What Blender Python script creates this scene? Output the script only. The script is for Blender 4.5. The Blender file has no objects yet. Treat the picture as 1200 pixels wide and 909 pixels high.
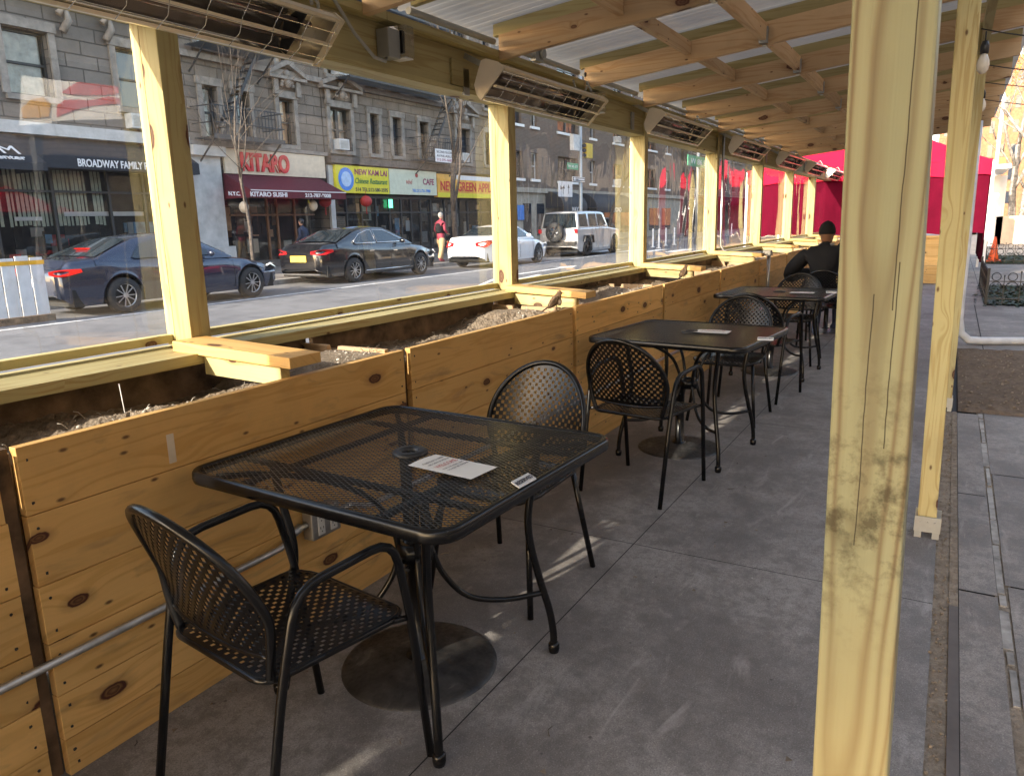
import bpy, math, random
from mathutils import Vector, Matrix
R = math.radians
random.seed(7)
S = bpy.context.scene
COL = S.collection

# ------------------------------------------------------------------ camera model (also used to turn measured directions into points on real planes)
FPX, CH = 880.0, 1.42
ROT = ((0.49856018, 0.19894469, -0.84371723), (-0.86652143, 0.08737394, -0.49143301), (-0.02404909, 0.97610799, 0.215951))
def ray(x, y):
    v = (x-600, -(y-454.5), -FPX)
    return [sum(ROT[i][j]*v[j] for j in range(3)) for i in range(3)]
def at(x, y, X=None, Y=None, Z=None):
    r = ray(x, y)
    t = X/r[0] if X is not None else Y/r[1] if Y is not None else (Z-CH)/r[2]
    return Vector((r[0]*t, r[1]*t, CH+r[2]*t))

# ------------------------------------------------------------------ materials
def mat(name):
    m = bpy.data.materials.new(name); m.use_nodes = True
    nt = m.node_tree; nt.nodes.clear()
    return m, nt
class N:
    def __init__(s, name):
        s.m, s.nt = mat(name)
        s.out = s.n('ShaderNodeOutputMaterial')
    def n(s, t, **k):
        d = s.nt.nodes.new(t)
        for a, b in k.items():
            if a.startswith('i_'): d.inputs[a[2:].replace('_', ' ')].default_value = b
            else: setattr(d, a, b)
        return d
    def l(s, a, b): s.nt.links.new(a, b)
    def coords(s, scale=(1,1,1), rnd=True, kind='Object'):
        tc = s.n('ShaderNodeTexCoord'); mp = s.n('ShaderNodeMapping'); mp.inputs['Scale'].default_value = scale
        src = tc.outputs[kind]
        if rnd:
            at_ = s.n('ShaderNodeAttribute', attribute_name='rnd')
            mu = s.n('ShaderNodeVectorMath', operation='SCALE'); mu.inputs[0].default_value = (13.1, 7.7, 9.3); s.l(at_.outputs['Fac'], mu.inputs['Scale'])
            ad = s.n('ShaderNodeVectorMath', operation='ADD'); s.l(src, ad.inputs[0]); s.l(mu.outputs[0], ad.inputs[1]); src = ad.outputs[0]
        s.l(src, mp.inputs['Vector'])
        return mp.outputs['Vector']
    def noise(s, vec, scale=5, detail=4, rough=.55, dist=0):
        n = s.n('ShaderNodeTexNoise'); n.inputs['Scale'].default_value = scale; n.inputs['Detail'].default_value = detail
        n.inputs['Roughness'].default_value = rough; n.inputs['Distortion'].default_value = dist; s.l(vec, n.inputs['Vector']); return n.outputs['Fac']
    def ramp(s, fac, stops, interp='LINEAR'):
        r = s.n('ShaderNodeValToRGB'); cr = r.color_ramp; cr.interpolation = interp
        while len(cr.elements) > len(stops): cr.elements.remove(cr.elements[-1])
        while len(cr.elements) < len(stops): cr.elements.new(.5)
        for e, (p, c) in zip(cr.elements, stops):
            e.position = p; e.color = (*c, 1) if len(c) == 3 else c
        s.l(fac, r.inputs[0]); return r.outputs['Color']
    def mix(s, fac, a, b, mode='MIX'):
        m = s.n('ShaderNodeMix', data_type='RGBA', blend_type=mode)
        for v, i in ((fac, 0), (a, 6), (b, 7)):
            if isinstance(v, (int, float)): m.inputs[i].default_value = v
            elif isinstance(v, tuple): m.inputs[i].default_value = (*v, 1)
            else: s.l(v, m.inputs[i])
        return m.outputs[2]
    def math(s, op, a, b=None, c=None):
        m = s.n('ShaderNodeMath', operation=op)
        for i, v in enumerate((a, b, c)):
            if v is None: continue
            if isinstance(v, (int, float)): m.inputs[i].default_value = v
            else: s.l(v, m.inputs[i])
        return m.outputs[0]
    def bsdf(s, color=None, rough=.5, metal=0, bump=None, bstr=.3, bdist=.01, spec=.5, coat=0, out=True, trans=0):
        p = s.n('ShaderNodeBsdfPrincipled')
        for nm, v in (('Base Color', color), ('Roughness', rough), ('Metallic', metal)):
            if v is None: continue
            if isinstance(v, tuple): p.inputs[nm].default_value = (*v, 1)
            elif isinstance(v, (int, float)): p.inputs[nm].default_value = v
            else: s.l(v, p.inputs[nm])
        p.inputs['Specular IOR Level'].default_value = spec
        p.inputs['Coat Weight'].default_value = coat; p.inputs['Coat Roughness'].default_value = .04
        if bump is not None:
            b = s.n('ShaderNodeBump'); b.inputs['Strength'].default_value = bstr; b.inputs['Distance'].default_value = bdist
            s.l(bump, b.inputs['Height']); s.l(b.outputs[0], p.inputs['Normal'])
        if out: s.l(p.outputs[0], s.out.inputs[0])
        return p
M = {}
def plain(name, c, rough=.5, metal=0, spec=.5, coat=0, var=.12, vs=6, bstr=.0):
    n = N(name); v = n.coords()
    f = n.noise(v, vs, 5, .6)
    c2 = tuple(x*(1-var*2) for x in c); c3 = tuple(min(1, x*(1+var)) for x in c)
    col = n.ramp(f, [(.3, c2), (.7, c3)])
    n.bsdf(col, rough, metal, bump=f if bstr else None, bstr=bstr, spec=spec, coat=coat)
    M[name] = n.m; return n.m
def wood(name, axis, light, dark, streak, knot=True, rough=.6, tone=.35, ringscale=9, knotcol=(.075,.022,.012), stain=None):
    """planks: grain along axis; every board gets its own offset from the rnd attribute"""
    n = N(name)
    base = n.coords((1,1,1))
    sep = n.n('ShaderNodeSeparateXYZ'); n.l(base, sep.inputs[0])
    o = {'X': (0,1,2), 'Y': (1,0,2), 'Z': (2,0,1)}[axis]
    al = sep.outputs[o[0]]; cr = n.math('ADD', sep.outputs[o[1]], sep.outputs[o[2]])
    # knots: 2D voronoi over (along, across)
    cmb = n.n('ShaderNodeCombineXYZ'); n.l(n.math('MULTIPLY', al, 2.3), cmb.inputs[0]); n.l(n.math('MULTIPLY', cr, 4.6), cmb.inputs[1])
    vo = n.n('ShaderNodeTexVoronoi', voronoi_dimensions='2D'); vo.inputs['Scale'].default_value = 1; n.l(cmb.outputs[0], vo.inputs['Vector'])
    vs = n.n('ShaderNodeSeparateColor'); n.l(vo.outputs['Color'], vs.inputs[0])
    d = n.math('DIVIDE', vo.outputs['Distance'], n.math('ADD', n.math('MULTIPLY', vs.outputs[0], 1.0), .45))
    infl = n.math('POWER', 2.718, n.math('MULTIPLY', n.math('MULTIPLY', d, d), -26))
    cr2 = n.math('ADD', cr, n.math('MULTIPLY', infl, .035)) if knot else cr
    g = n.n('ShaderNodeCombineXYZ'); n.l(n.math('MULTIPLY', al, .55), g.inputs[0]); n.l(n.math('MULTIPLY', cr2, ringscale), g.inputs[1]); n.l(n.math('MULTIPLY', sep.outputs[o[2]], 1.2), g.inputs[2])
    f1 = n.noise(g.outputs[0], 1.6, 3, .5, .6)
    rings = n.math('PINGPONG', n.math('MULTIPLY', f1, 9), 1)
    g2 = n.n('ShaderNodeCombineXYZ'); n.l(n.math('MULTIPLY', al, 2.2), g2.inputs[0]); n.l(n.math('MULTIPLY', cr2, 160), g2.inputs[1])
    fine = n.noise(g2.outputs[0], 1, 3, .6)
    c = n.ramp(rings, [(0, light), (.55, light), (.9, streak), (1, streak)])
    c = n.mix(n.math('MULTIPLY', fine, .3), c, tuple(x*.62 for x in dark))
    big = n.noise(n.coords((1,1,1)), 2.2, 2, .5)
    c = n.mix(n.ramp(big, [(.35, (0,0,0)), (.75, (tone,tone,tone))]), c, dark)
    ra = n.n('ShaderNodeAttribute', attribute_name='rnd')
    rr = n.math('FRACT', n.math('MULTIPLY', ra.outputs['Fac'], 7.31))
    hs = n.n('ShaderNodeHueSaturation'); n.l(c, hs.inputs['Color']); n.l(n.math('ADD', n.math('MULTIPLY', rr, .42), .76), hs.inputs['Value']); hs.inputs['Saturation'].default_value = 1
    c = hs.outputs[0]
    if stain:
        sg = n.n('ShaderNodeCombineXYZ'); n.l(n.math('MULTIPLY', al, 2.2), sg.inputs[0]); n.l(n.math('MULTIPLY', cr, 9), sg.inputs[1])
        sf = n.noise(sg.outputs[0], 1.3, 4, .6, .5)
        c = n.mix(n.ramp(sf, [(.58, (0,0,0)), (.72, (.65,.65,.65))]), c, stain)
    h = n.math('MULTIPLY', fine, .5)
    if knot:
        has = n.math('GREATER_THAN', vs.outputs[1], .5)
        nn = n.noise(base, 60, 2, .5)
        rad = n.math('ADD', d, n.math('MULTIPLY', n.math('SUBTRACT', nn, .5), .03))
        km = n.ramp(rad, [(.0, (.80,.80,.80)), (.035, (.97,.97,.97)), (.045, (.80,.80,.80)), (.062, (1,1,1)), (.075, (1,1,1)), (.09, (.30,.30,.30)), (.17, (0,0,0))])
        c = n.mix(n.math('MULTIPLY', km, has), c, knotcol)
    if knot:
        cm2 = n.n('ShaderNodeCombineXYZ'); n.l(n.math('MULTIPLY', al, 5.0), cm2.inputs[0]); n.l(n.math('MULTIPLY', cr, 11), cm2.inputs[1])
        v3 = n.n('ShaderNodeTexVoronoi', voronoi_dimensions='2D'); v3.inputs['Scale'].default_value = 1; n.l(cm2.outputs[0], v3.inputs['Vector'])
        s3 = n.n('ShaderNodeSeparateColor'); n.l(v3.outputs['Color'], s3.inputs[0])
        pk = n.math('MULTIPLY', n.ramp(v3.outputs['Distance'], [(.03, (.9,.9,.9)), (.075, (0,0,0))]), n.math('GREATER_THAN', s3.outputs[0], .68))
        c = n.mix(pk, c, (.10,.045,.02))
        gr = n.noise(base, 3.3, 5, .7); c = n.mix(n.ramp(gr, [(.52, (0,0,0)), (.75, (.22,.22,.22))]), c, (.20,.15,.09))
    n.bsdf(c, rough, bump=h, bstr=.25, bdist=.002, spec=.35)
    M[name] = n.m; return n.m
for ax in 'XYZ':
    wood('pine_'+ax, ax, (.88,.545,.20), (.72,.42,.135), (.76,.44,.14), stain=(.30,.19,.09) if ax == 'X' else None)
    wood('green_'+ax, ax, (.54,.47,.235), (.36,.32,.15), (.43,.33,.14), rough=.65, ringscale=14)
    wood('fir_'+ax, ax, (.58,.41,.245), (.42,.27,.145), (.49,.31,.165), rough=.65, ringscale=12)
    wood('olive_'+ax, ax, (.42,.36,.18), (.30,.255,.12), (.33,.26,.11), rough=.7, ringscale=10, knot=False)
def bigpost():
    n = N('weathered_post')
    tc = n.n('ShaderNodeTexCoord'); sep = n.n('ShaderNodeSeparateXYZ'); n.l(tc.outputs['Object'], sep.inputs[0])
    cr = sep.outputs[1]; al = sep.outputs[2]
    w = n.noise(tc.outputs['Object'], 2.6, 2, .4)
    q = n.math('MULTIPLY', n.math('SUBTRACT', cr, .078), 16)       # across, about the face centre
    dz = n.math('ADD', n.math('MULTIPLY', n.math('SUBTRACT', al, 1.28), .8), n.math('MULTIPLY', n.math('SUBTRACT', w, .5), .9))
    # cathedral arches: parabolas of the growth rings opening upwards
    par = n.math('SUBTRACT', n.math('MULTIPLY', n.math('MULTIPLY', q, q), 1.3), n.math('MULTIPLY', dz, .7))
    g = n.n('ShaderNodeCombineXYZ'); n.l(n.math('MULTIPLY', al, .9), g.inputs[0]); n.l(n.math('MULTIPLY', cr, 14), g.inputs[1])
    nz = n.noise(g.outputs[0], 1.3, 3, .5, .7)
    rings = n.math('PINGPONG', n.math('ADD', n.math('MULTIPLY', par, 4.2), n.math('MULTIPLY', nz, 2.2)), 1)
    c = n.ramp(rings, [(0, (.40,.385,.23)), (.5, (.38,.36,.21)), (.8, (.27,.215,.12)), (1, (.20,.145,.08))])
    big = n.noise(g.outputs[0], .8, 2, .5)
    c = n.mix(n.ramp(big, [(.35, (0,0,0)), (.7, (.6,.6,.6))]), c, (.30,.325,.20))
    g2 = n.n('ShaderNodeCombineXYZ'); n.l(n.math('MULTIPLY', al, 2), g2.inputs[0]); n.l(n.math('MULTIPLY', cr, 260), g2.inputs[1])
    fine = n.noise(g2.outputs[0], 1, 3, .6)
    c = n.mix(n.math('MULTIPLY', fine, .28), c, (.22,.17,.08))
    # knot swirl and dark mould near eye level
    dk = n.n('ShaderNodeVectorMath', operation='DISTANCE'); sc = n.n('ShaderNodeCombineXYZ'); n.l(n.math('MULTIPLY', cr, 1.0), sc.inputs[0]); n.l(n.math('MULTIPLY', al, .75), sc.inputs[1])
    nv = n.noise(tc.outputs['Object'], 9, 3, .6)
    n.l(sc.outputs[0], dk.inputs[0]); dk.inputs[1].default_value = (.098, .75*1.005, 0)
    kd = n.math('ADD', dk.outputs['Value'], n.math('MULTIPLY', n.math('SUBTRACT', nv, .5), .05))
    swirl = n.math('PINGPONG', n.math('MULTIPLY', kd, 55), 1)
    near = n.ramp(kd, [(.02, (1,1,1)), (.055, (0,0,0))])
    c = n.mix(n.math('MULTIPLY', near, n.math('MULTIPLY', swirl, .55)), c, (.13,.11,.06))
    mo = n.noise(tc.outputs['Object'], 26, 4, .7)
    m2 = n.ramp(mo, [(.47, (0,0,0)), (.66, (1,1,1))])
    ms = n.ramp(n.math('ABSOLUTE', n.math('SUBTRACT', al, 1.03)), [(.05, (.8,.8,.8)), (.24, (.0,.0,.0))])
    c = n.mix(n.math('MULTIPLY', m2, ms), c, (.07,.055,.03))
    # drying checks: two thin wandering splits
    wn = n.n('ShaderNodeCombineXYZ'); n.l(n.math('MULTIPLY', al, 3.0), wn.inputs[0]); wv = n.noise(wn.outputs[0], 1.0, 4, .6)
    crack = None
    for c0, za, zb in ((.058,1.30,1.9), (.080,.98,1.32), (.054,1.12,1.36)):
        dd = n.math('ABSOLUTE', n.math('SUBTRACT', cr, n.math('ADD', n.math('MULTIPLY', n.math('SUBTRACT', wv, .5), .012), c0)))
        inr = n.math('MULTIPLY', n.math('GREATER_THAN', al, za), n.math('LESS_THAN', al, zb))
        e = n.math('MULTIPLY', n.math('LESS_THAN', dd, .0007), inr); crack = e if crack is None else n.math('MAXIMUM', crack, e)
    c = n.mix(n.math('MULTIPLY', crack, .9), c, (.05,.04,.025))
    lo = n.ramp(n.math('SUBTRACT', al, .55), [(.0, (.75,.75,.75)), (.42, (0,0,0))])
    c = n.mix(lo, c, n.mix(n.math('MULTIPLY', rings, .7), (.56,.47,.23), (.43,.32,.135)))  # lower part painted lighter and warmer, for warm light falling there
    n.bsdf(c, .6, bump=n.math('SUBTRACT', fine, n.math('MULTIPLY', crack, 2)), bstr=.3, bdist=.002, spec=.3)
    M['bigpost'] = n.m
bigpost()
plain('black_metal', (.005,.005,.006), .26, 0, .38, var=.2, vs=40)
plain('mesh_metal', (.022,.020,.018), .28, 0, .6, var=.2, vs=40)
plain('black_iron', (.015,.015,.017), .45, 0, .5)
def umb():
    n = N('umbrella_base_metal'); v = n.coords()
    f = n.noise(v, 9, 5, .65, .6); f2 = n.noise(v, 60, 3, .7)
    c = n.ramp(f, [(.4, (.012,.012,.013)), (.6, (.045,.042,.04)), (.72, (.14,.13,.12))])
    n.bsdf(c, n.ramp(f2, [(.3, (.3,.3,.3)), (.7, (.65,.65,.65))]), bump=f2, bstr=.15, bdist=.003); M['base_metal'] = n.m
umb()
plain('emt', (.55,.56,.58), .28, .9, var=.12, vs=20)
plain('galv', (.38,.40,.41), .45, .6, var=.06, vs=15)
plain('steel_box', (.42,.42,.42), .38, .8, var=.15, vs=25)
plain('beige_paint', (.62,.54,.42), .4, .0, var=.05)
plain('reflector', (.97,.92,.82), .10, .9, var=.04)
plain('heater_frame', (.80,.72,.54), .3, .5, var=.06)
plain('quartz_tube', (.22,.17,.15), .08, .3, var=.1)
plain('white_plastic', (.75,.75,.74), .35, var=.03)
plain('grey_plastic', (.30,.31,.30), .4, var=.08)
plain('grey_conduit', (.33,.33,.31), .5, var=.06)
plain('paper', (.78,.76,.72), .7, var=.04)
plain('ink', (.04,.04,.06), .6)
plain('red_ink', (.45,.06,.05), .6)
plain('rubber', (.02,.02,.02), .75)
plain('tyre', (.022,.022,.023), .8, vs=30)
plain('alloy', (.55,.56,.58), .28, .85)
plain('dark_alloy', (.07,.07,.075), .35, .8)
plain('chrome', (.75,.76,.78), .12, 1)
plain('taillight', (.50,.015,.02), .15, coat=.6)
plain('headlight', (.65,.68,.72), .1, .2, coat=.6)
plain('plate_yellow', (.75,.55,.08), .4)
plain('plate_white', (.65,.66,.68), .4)
plain('black_trim', (.012,.012,.013), .4)
plain('under_dark', (.01,.01,.01), .8)
plain('paint_blue', (.024,.032,.062), .25, .4, coat=1, var=.03)
plain('paint_black', (.005,.005,.007), .22, 0, coat=1, var=.03)
plain('paint_silver', (.46,.46,.47), .35, .3, coat=1, var=.03)
plain('paint_white', (.74,.75,.77), .35, 0, coat=1, var=.02)
plain('coat_black', (.008,.008,.010), .8, spec=.25, vs=9, bstr=.8)
plain('beanie', (.012,.012,.013), .9, vs=60, spec=.2)
plain('skin_dark', (.20,.10,.06), .5)
plain('skin', (.50,.28,.20), .5)
plain('hair_brown', (.10,.045,.02), .7)
plain('hair_grey', (.30,.28,.26), .7)
plain('collar', (.30,.29,.28), .8)
plain('jeans', (.035,.045,.08), .8, spec=.2)
plain('maroon_cloth', (.28,.035,.06), .8)
plain('khaki', (.42,.30,.16), .8)
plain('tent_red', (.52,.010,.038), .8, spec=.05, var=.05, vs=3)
plain('tent_shade_maroon', (.085,.003,.014), .85, spec=.03, var=.1, vs=3)  # tent walls: a darkened red, their shade put into the colour
plain('awning_maroon', (.10,.012,.022), .8, var=.1)
plain('awning_black', (.016,.018,.026), .7, var=.1)
plain('cream_panel', (.68,.56,.42), .6, var=.06)
plain('sign_red', (.62,.03,.035), .5)
plain('sign_yellow', (.70,.62,.03), .5, var=.06)
plain('sign_green', (.60,.63,.50), .5, var=.05)
plain('sign_orange', (.80,.42,.06), .5, var=.15, vs=2)
plain('sign_white', (.72,.72,.74), .5, var=.03)
plain('sign_blue', (.08,.25,.72), .5)
plain('sign_ltblue', (.45,.60,.85), .5)
plain('sign_purple', (.30,.04,.12), .5)
plain('sign_letter_green', (.02,.16,.05), .5)
plain('street_green', (.02,.30,.16), .5)
plain('signal_yellow', (.62,.44,.05), .45)
plain('orange_plastic', (.85,.12,.02), .5)
plain('white_wood', (.66,.67,.68), .6, var=.06)
plain('orange_stripe', (.80,.42,.02), .5)
plain('iron_escape', (.035,.038,.045), .6, var=.2)
plain('white_stone', (.52,.51,.50), .75, var=.12, vs=3)
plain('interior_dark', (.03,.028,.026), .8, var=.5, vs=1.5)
plain('frame_dark', (.03,.03,.032), .5)
plain('frame_wood', (.16,.07,.03), .5)
plain('frame_white', (.55,.56,.57), .5)
plain('curtain', (.50,.46,.40), .8, var=.2, vs=4)
plain('curtain_warm', (.62,.36,.20), .8, var=.2, vs=4)
plain('blind', (.50,.54,.42), .7, var=.15, vs=5)
plain('poster_blue', (.15,.35,.55), .5, var=.3, vs=3)
plain('lamp_bulb', (.72,.66,.55), .15, var=.03, coat=.5)
plain('litter', (.22,.17,.12), .8, var=.5, vs=3)
plain('joint', (.34,.315,.285), .8, var=.35, vs=9)
plain('bark', (.085,.07,.06), .9, var=.35, vs=14)
plain('bark_pale', (.30,.28,.25), .9, var=.35, vs=7)
plain('leaf_orange', (.55,.26,.06), .7, var=.3)
plain('ivy', (.02,.035,.012), .6, var=.4, vs=9)
plain('bird_brown', (.34,.23,.14), .8, var=.3, vs=60)
plain('bird_pale', (.40,.32,.25), .8, var=.2, vs=50)
plain('bird_dark', (.15,.10,.06), .8, var=.3, vs=60)
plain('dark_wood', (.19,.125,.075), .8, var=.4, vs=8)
plain('tape', (.80,.70,.56), .5)
plain('pvc_white', (.62,.63,.64), .4)
plain('concrete_pale', (.36,.35,.34), .85, var=.2, vs=5)
plain('brick_orange', (.34,.15,.075), .85, var=.2, vs=3)
plain('cafe_stone', (.40,.36,.30), .8, var=.15, vs=3)
plain('lantern_red', (.45,.03,.03), .6)

def concrete(name, base, dark, scale=1.0):
    n = N(name); v = n.coords()
    f = n.noise(v, 1.4*scale, 6, .62, .4); f2 = n.noise(v, 11*scale, 5, .7); f3 = n.noise(v, 120, 3, .6)
    c = n.ramp(f, [(.40, dark), (.58, base)])
    c = n.mix(n.ramp(f2, [(.38, (.55,.55,.55)), (.55, (0,0,0))]), c, tuple(x*.55 for x in dark))
    sp = n.noise(v, 210, 2, .8); sp2 = n.noise(v, 46, 4, .8)
    c = n.mix(n.ramp(sp, [(.36, (.55,.55,.55)), (.50, (0,0,0))]), c, tuple(x*.55 for x in dark)); c = n.mix(n.ramp(sp, [(.60, (0,0,0)), (.72, (.45,.45,.45))]), c, tuple(min(1,x*1.9) for x in base))
    c = n.mix(n.ramp(sp2, [(.40, (.4,.4,.4)), (.52, (0,0,0))]), c, tuple(x*.7 for x in dark))
    # streaky trowel marks and pale scuffs
    g = n.coords((1.4, 6, 1)); sf = n.noise(g, 1.8, 4, .6, .8)
    c = n.mix(n.ramp(sf, [(.60, (0,0,0)), (.76, (.35,.35,.35))]), c, tuple(min(1, x*1.7) for x in base))
    vo = n.n('ShaderNodeTexVoronoi'); vo.inputs['Scale'].default_value = 7*scale; n.l(v, vo.inputs['Vector'])
    c = n.mix(n.ramp(vo.outputs['Distance'], [(.025, (.8,.8,.8)), (.05, (0,0,0))]), c, tuple(x*.4 for x in dark))
    vp = n.n('ShaderNodeTexVoronoi'); vp.inputs['Scale'].default_value = 4.3*scale; n.l(v, vp.inputs['Vector'])
    c = n.mix(n.ramp(vp.outputs['Distance'], [(.012, (.9,.9,.9)), (.02, (0,0,0))]), c, (.55,.53,.5))
    n.bsdf(c, n.ramp(f2, [(.3, (.55,.55,.55)), (.7, (.85,.85,.85))]), bump=n.math('ADD', f3, f2), bstr=.3, bdist=.004, spec=.35)
    M[name] = n.m
concrete('floor_concrete', (.32,.295,.275), (.19,.172,.16))
concrete('walk_concrete', (.31,.275,.245), (.19,.165,.148), 1.6)
concrete('asphalt', (.19,.19,.198), (.14,.14,.148), .25)
def marking():
    n = N('road_paint'); v = n.coords(); f = n.noise(v, 5, 5, .7)
    n.bsdf(n.ramp(f, [(.35, (.42,.42,.42)), (.55, (.8,.8,.8))]), .6); M['road_paint'] = n.m
marking()
def stone(name, c1, c2, bw, bh, mortar=.02, sm=.3, soot=.45):
    n = N(name)
    tc = n.n('ShaderNodeTexCoord'); sep = n.n('ShaderNodeSeparateXYZ'); n.l(tc.outputs['Object'], sep.inputs[0])
    cb = n.n('ShaderNodeCombineXYZ'); n.l(n.math('ADD', sep.outputs[0], sep.outputs[1]), cb.inputs[0]); n.l(sep.outputs[2], cb.inputs[1])
    b = n.n('ShaderNodeTexBrick'); b.inputs['Scale'].default_value = 1; b.inputs['Brick Width'].default_value = bw; b.inputs['Row Height'].default_value = bh
    b.inputs['Mortar Size'].default_value = mortar; b.inputs['Mortar Smooth'].default_value = sm
    b.inputs['Color1'].default_value = (*c1, 1); b.inputs['Color2'].default_value = (*c2, 1); b.inputs['Mortar'].default_value = (*(x*.4 for x in c2), 1)
    n.l(cb.outputs[0], b.inputs['Vector'])
    f = n.noise(tc.outputs['Object'], 1.1, 5, .65); f2 = n.noise(tc.outputs['Object'], 9, 4, .6)
    c = n.mix(n.ramp(f, [(.35, (0,0,0)), (.7, (soot,)*3)]), b.outputs['Color'], tuple(x*.45 for x in c2))
    c = n.mix(n.math('MULTIPLY', f2, .35), c, tuple(x*.6 for x in c1))
    h = n.math('SUBTRACT', n.math('MULTIPLY', f2, .25), b.outputs['Fac'])
    n.bsdf(c, .85, bump=h, bstr=.8, bdist=.03, spec=.2); M[name] = n.m
stone('limestone', (.27,.225,.19), (.20,.168,.143), .85, .34, .02, soot=.65)
stone('limestone_grey', (.245,.215,.19), (.19,.167,.15), .9, .36, .02, soot=.6)
stone('brown_brick', (.25,.195,.165), (.20,.155,.13), .22, .075, .008, soot=.25)
stone('red_brick', (.36,.16,.10), (.28,.12,.075), .22, .075, .008)
stone('buff_brick', (.52,.44,.35), (.46,.38,.30), .22, .075, .008)
plain('trim_stone', (.27,.238,.21), .8, var=.2, vs=4, bstr=.3)
plain('trim_dark', (.12,.10,.09), .8, var=.2, vs=4)
def soil(name, a, b):
    n = N(name); v = n.coords(); f = n.noise(v, 22, 6, .75); f2 = n.noise(v, 4, 3, .5)
    c = n.ramp(f, [(.35, a), (.65, b)]); c = n.mix(n.math('MULTIPLY', f2, .6), c, tuple(x*.5 for x in a))
    n.bsdf(c, .95, bump=f, bstr=1, bdist=.02, spec=.1); M[name] = n.m
soil('soil', (.24,.185,.135), (.46,.38,.29)); soil('soil_dark', (.15,.11,.08), (.29,.22,.16)); soil('bed_green', (.02,.035,.012), (.08,.07,.035))
def windowglass(name, tint, rough=.03):
    n = N(name); v = n.coords(); f = n.noise(v, .7, 2)
    n.bsdf(n.ramp(f, [(.3, tint), (.7, tuple(x*1.8 for x in tint))]), rough, spec=.8, bump=f, bstr=.08, bdist=.05); M[name] = n.m
windowglass('win_glass', (.02,.025,.035)); windowglass('car_glass', (.012,.017,.022), .02)
def clearglass(name, veil=.03, ior=1.5, wave=0.0, ws=2.0):
    n = N(name)
    tr = n.n('ShaderNodeBsdfTransparent'); tr.inputs[0].default_value = (.97,.98,.98,1)
    gl = n.n('ShaderNodeBsdfGlossy'); gl.inputs['Roughness'].default_value = .012; gl.inputs[0].default_value = (1,1,1,1)
    df = n.n('ShaderNodeBsdfDiffuse'); df.inputs[0].default_value = (.75,.76,.8,1)
    fr = n.n('ShaderNodeFresnel'); fr.inputs['IOR'].default_value = ior
    if wave:
        v = n.coords((1, 1, .28), rnd=True); f = n.noise(v, ws, 2, .4, 1.2)
        b = n.n('ShaderNodeBump'); b.inputs['Strength'].default_value = wave; b.inputs['Distance'].default_value = .05
        n.l(f, b.inputs['Height']); n.l(b.outputs[0], gl.inputs['Normal']); n.l(b.outputs[0], fr.inputs['Normal'])
    m1 = n.n('ShaderNodeMixShader'); n.l(fr.outputs[0], m1.inputs[0]); n.l(tr.outputs[0], m1.inputs[1]); n.l(gl.outputs[0], m1.inputs[2])
    m2 = n.n('ShaderNodeMixShader'); wrk = .30 if wave > .3 else .16 if wave else 0
    vw = n.coords((2.2, 2.2, .55), rnd=True); wn = n.noise(vw, 1.3, 2, .4, .9)
    wr = n.ramp(n.math('ABSOLUTE', n.math('SUBTRACT', wn, .5)), [(0, (1,1,1)), (.004, (.5,.5,.5)), (.012, (0,0,0))])  # wrinkle highlights and glare streaks, painted as thin pale lines
    msk = n.ramp(n.noise(n.coords((1.5,1.5,1), rnd=True), 1.6, 2), [(.48, (0,0,0)), (.62, (1,1,1))])
    v2 = n.coords((3, 3, .5), rnd=True); sm = n.noise(v2, 2.4, 4, .6)
    n.l(n.math('ADD', n.math('MULTIPLY', n.ramp(sm, [(.35, (.4,.4,.4)), (.75, (1,1,1))]), veil), n.math('MULTIPLY', n.math('MULTIPLY', wr, msk), wrk)), m2.inputs[0])
    n.l(m1.outputs[0], m2.inputs[1]); n.l(df.outputs[0], m2.inputs[2]); n.l(m2.outputs[0], n.out.inputs[0])
    M[name] = n.m
clearglass('vinyl', .016, 1.7, .13, 1.3); clearglass('vinyl_wavy', .025, 1.8, .5, 1.8); clearglass('shop_glass', .02, 1.55)
clearglass('bulb_glass', .12, 1.5)
def roofsheet():
    n = N('corrugated_roof'); v = n.coords(); f = n.noise(v, 2, 4, .6)
    c = n.ramp(f, [(.3, (.50,.45,.39)), (.7, (.60,.55,.48))])
    p = n.bsdf(c, .5, out=False); t = n.n('ShaderNodeBsdfTranslucent'); t.inputs[0].default_value = (.6,.58,.55,1)
    m = n.n('ShaderNodeMixShader'); m.inputs[0].default_value = .12
    n.l(p.outputs[0], m.inputs[1]); n.l(t.outputs[0], m.inputs[2]); n.l(m.outputs[0], n.out.inputs[0]); M['roof'] = n.m
roofsheet()
def emis(name, c, s):
    n = N(name); e = n.n('ShaderNodeEmission'); e.inputs[0].default_value = (*c, 1); e.inputs[1].default_value = s; n.l(e.outputs[0], n.out.inputs[0]); M[name] = n.m
emis('lamp_on', (1,.75,.4), 2.5); emis('brake_on', (1,.03,.02), .28); emis('sign_lit_green', (.1,.9,.35), 1.2)
def banner_mat():
    """white restaurant banner with broad red brush strokes, printed"""
    n = N('banner_print'); tc = n.n('ShaderNodeTexCoord'); v = tc.outputs['Object']
    f = n.noise(v, .9, 3, .5, 1.5); f2 = n.noise(v, 1.7, 2)
    c = n.mix(n.ramp(f, [(.54, (0,0,0)), (.8, (1,1,1))]), (.88,.87,.84), (.70,.68,.62))
    n.bsdf(c, .6); M['banner'] = n.m
banner_mat()

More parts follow.
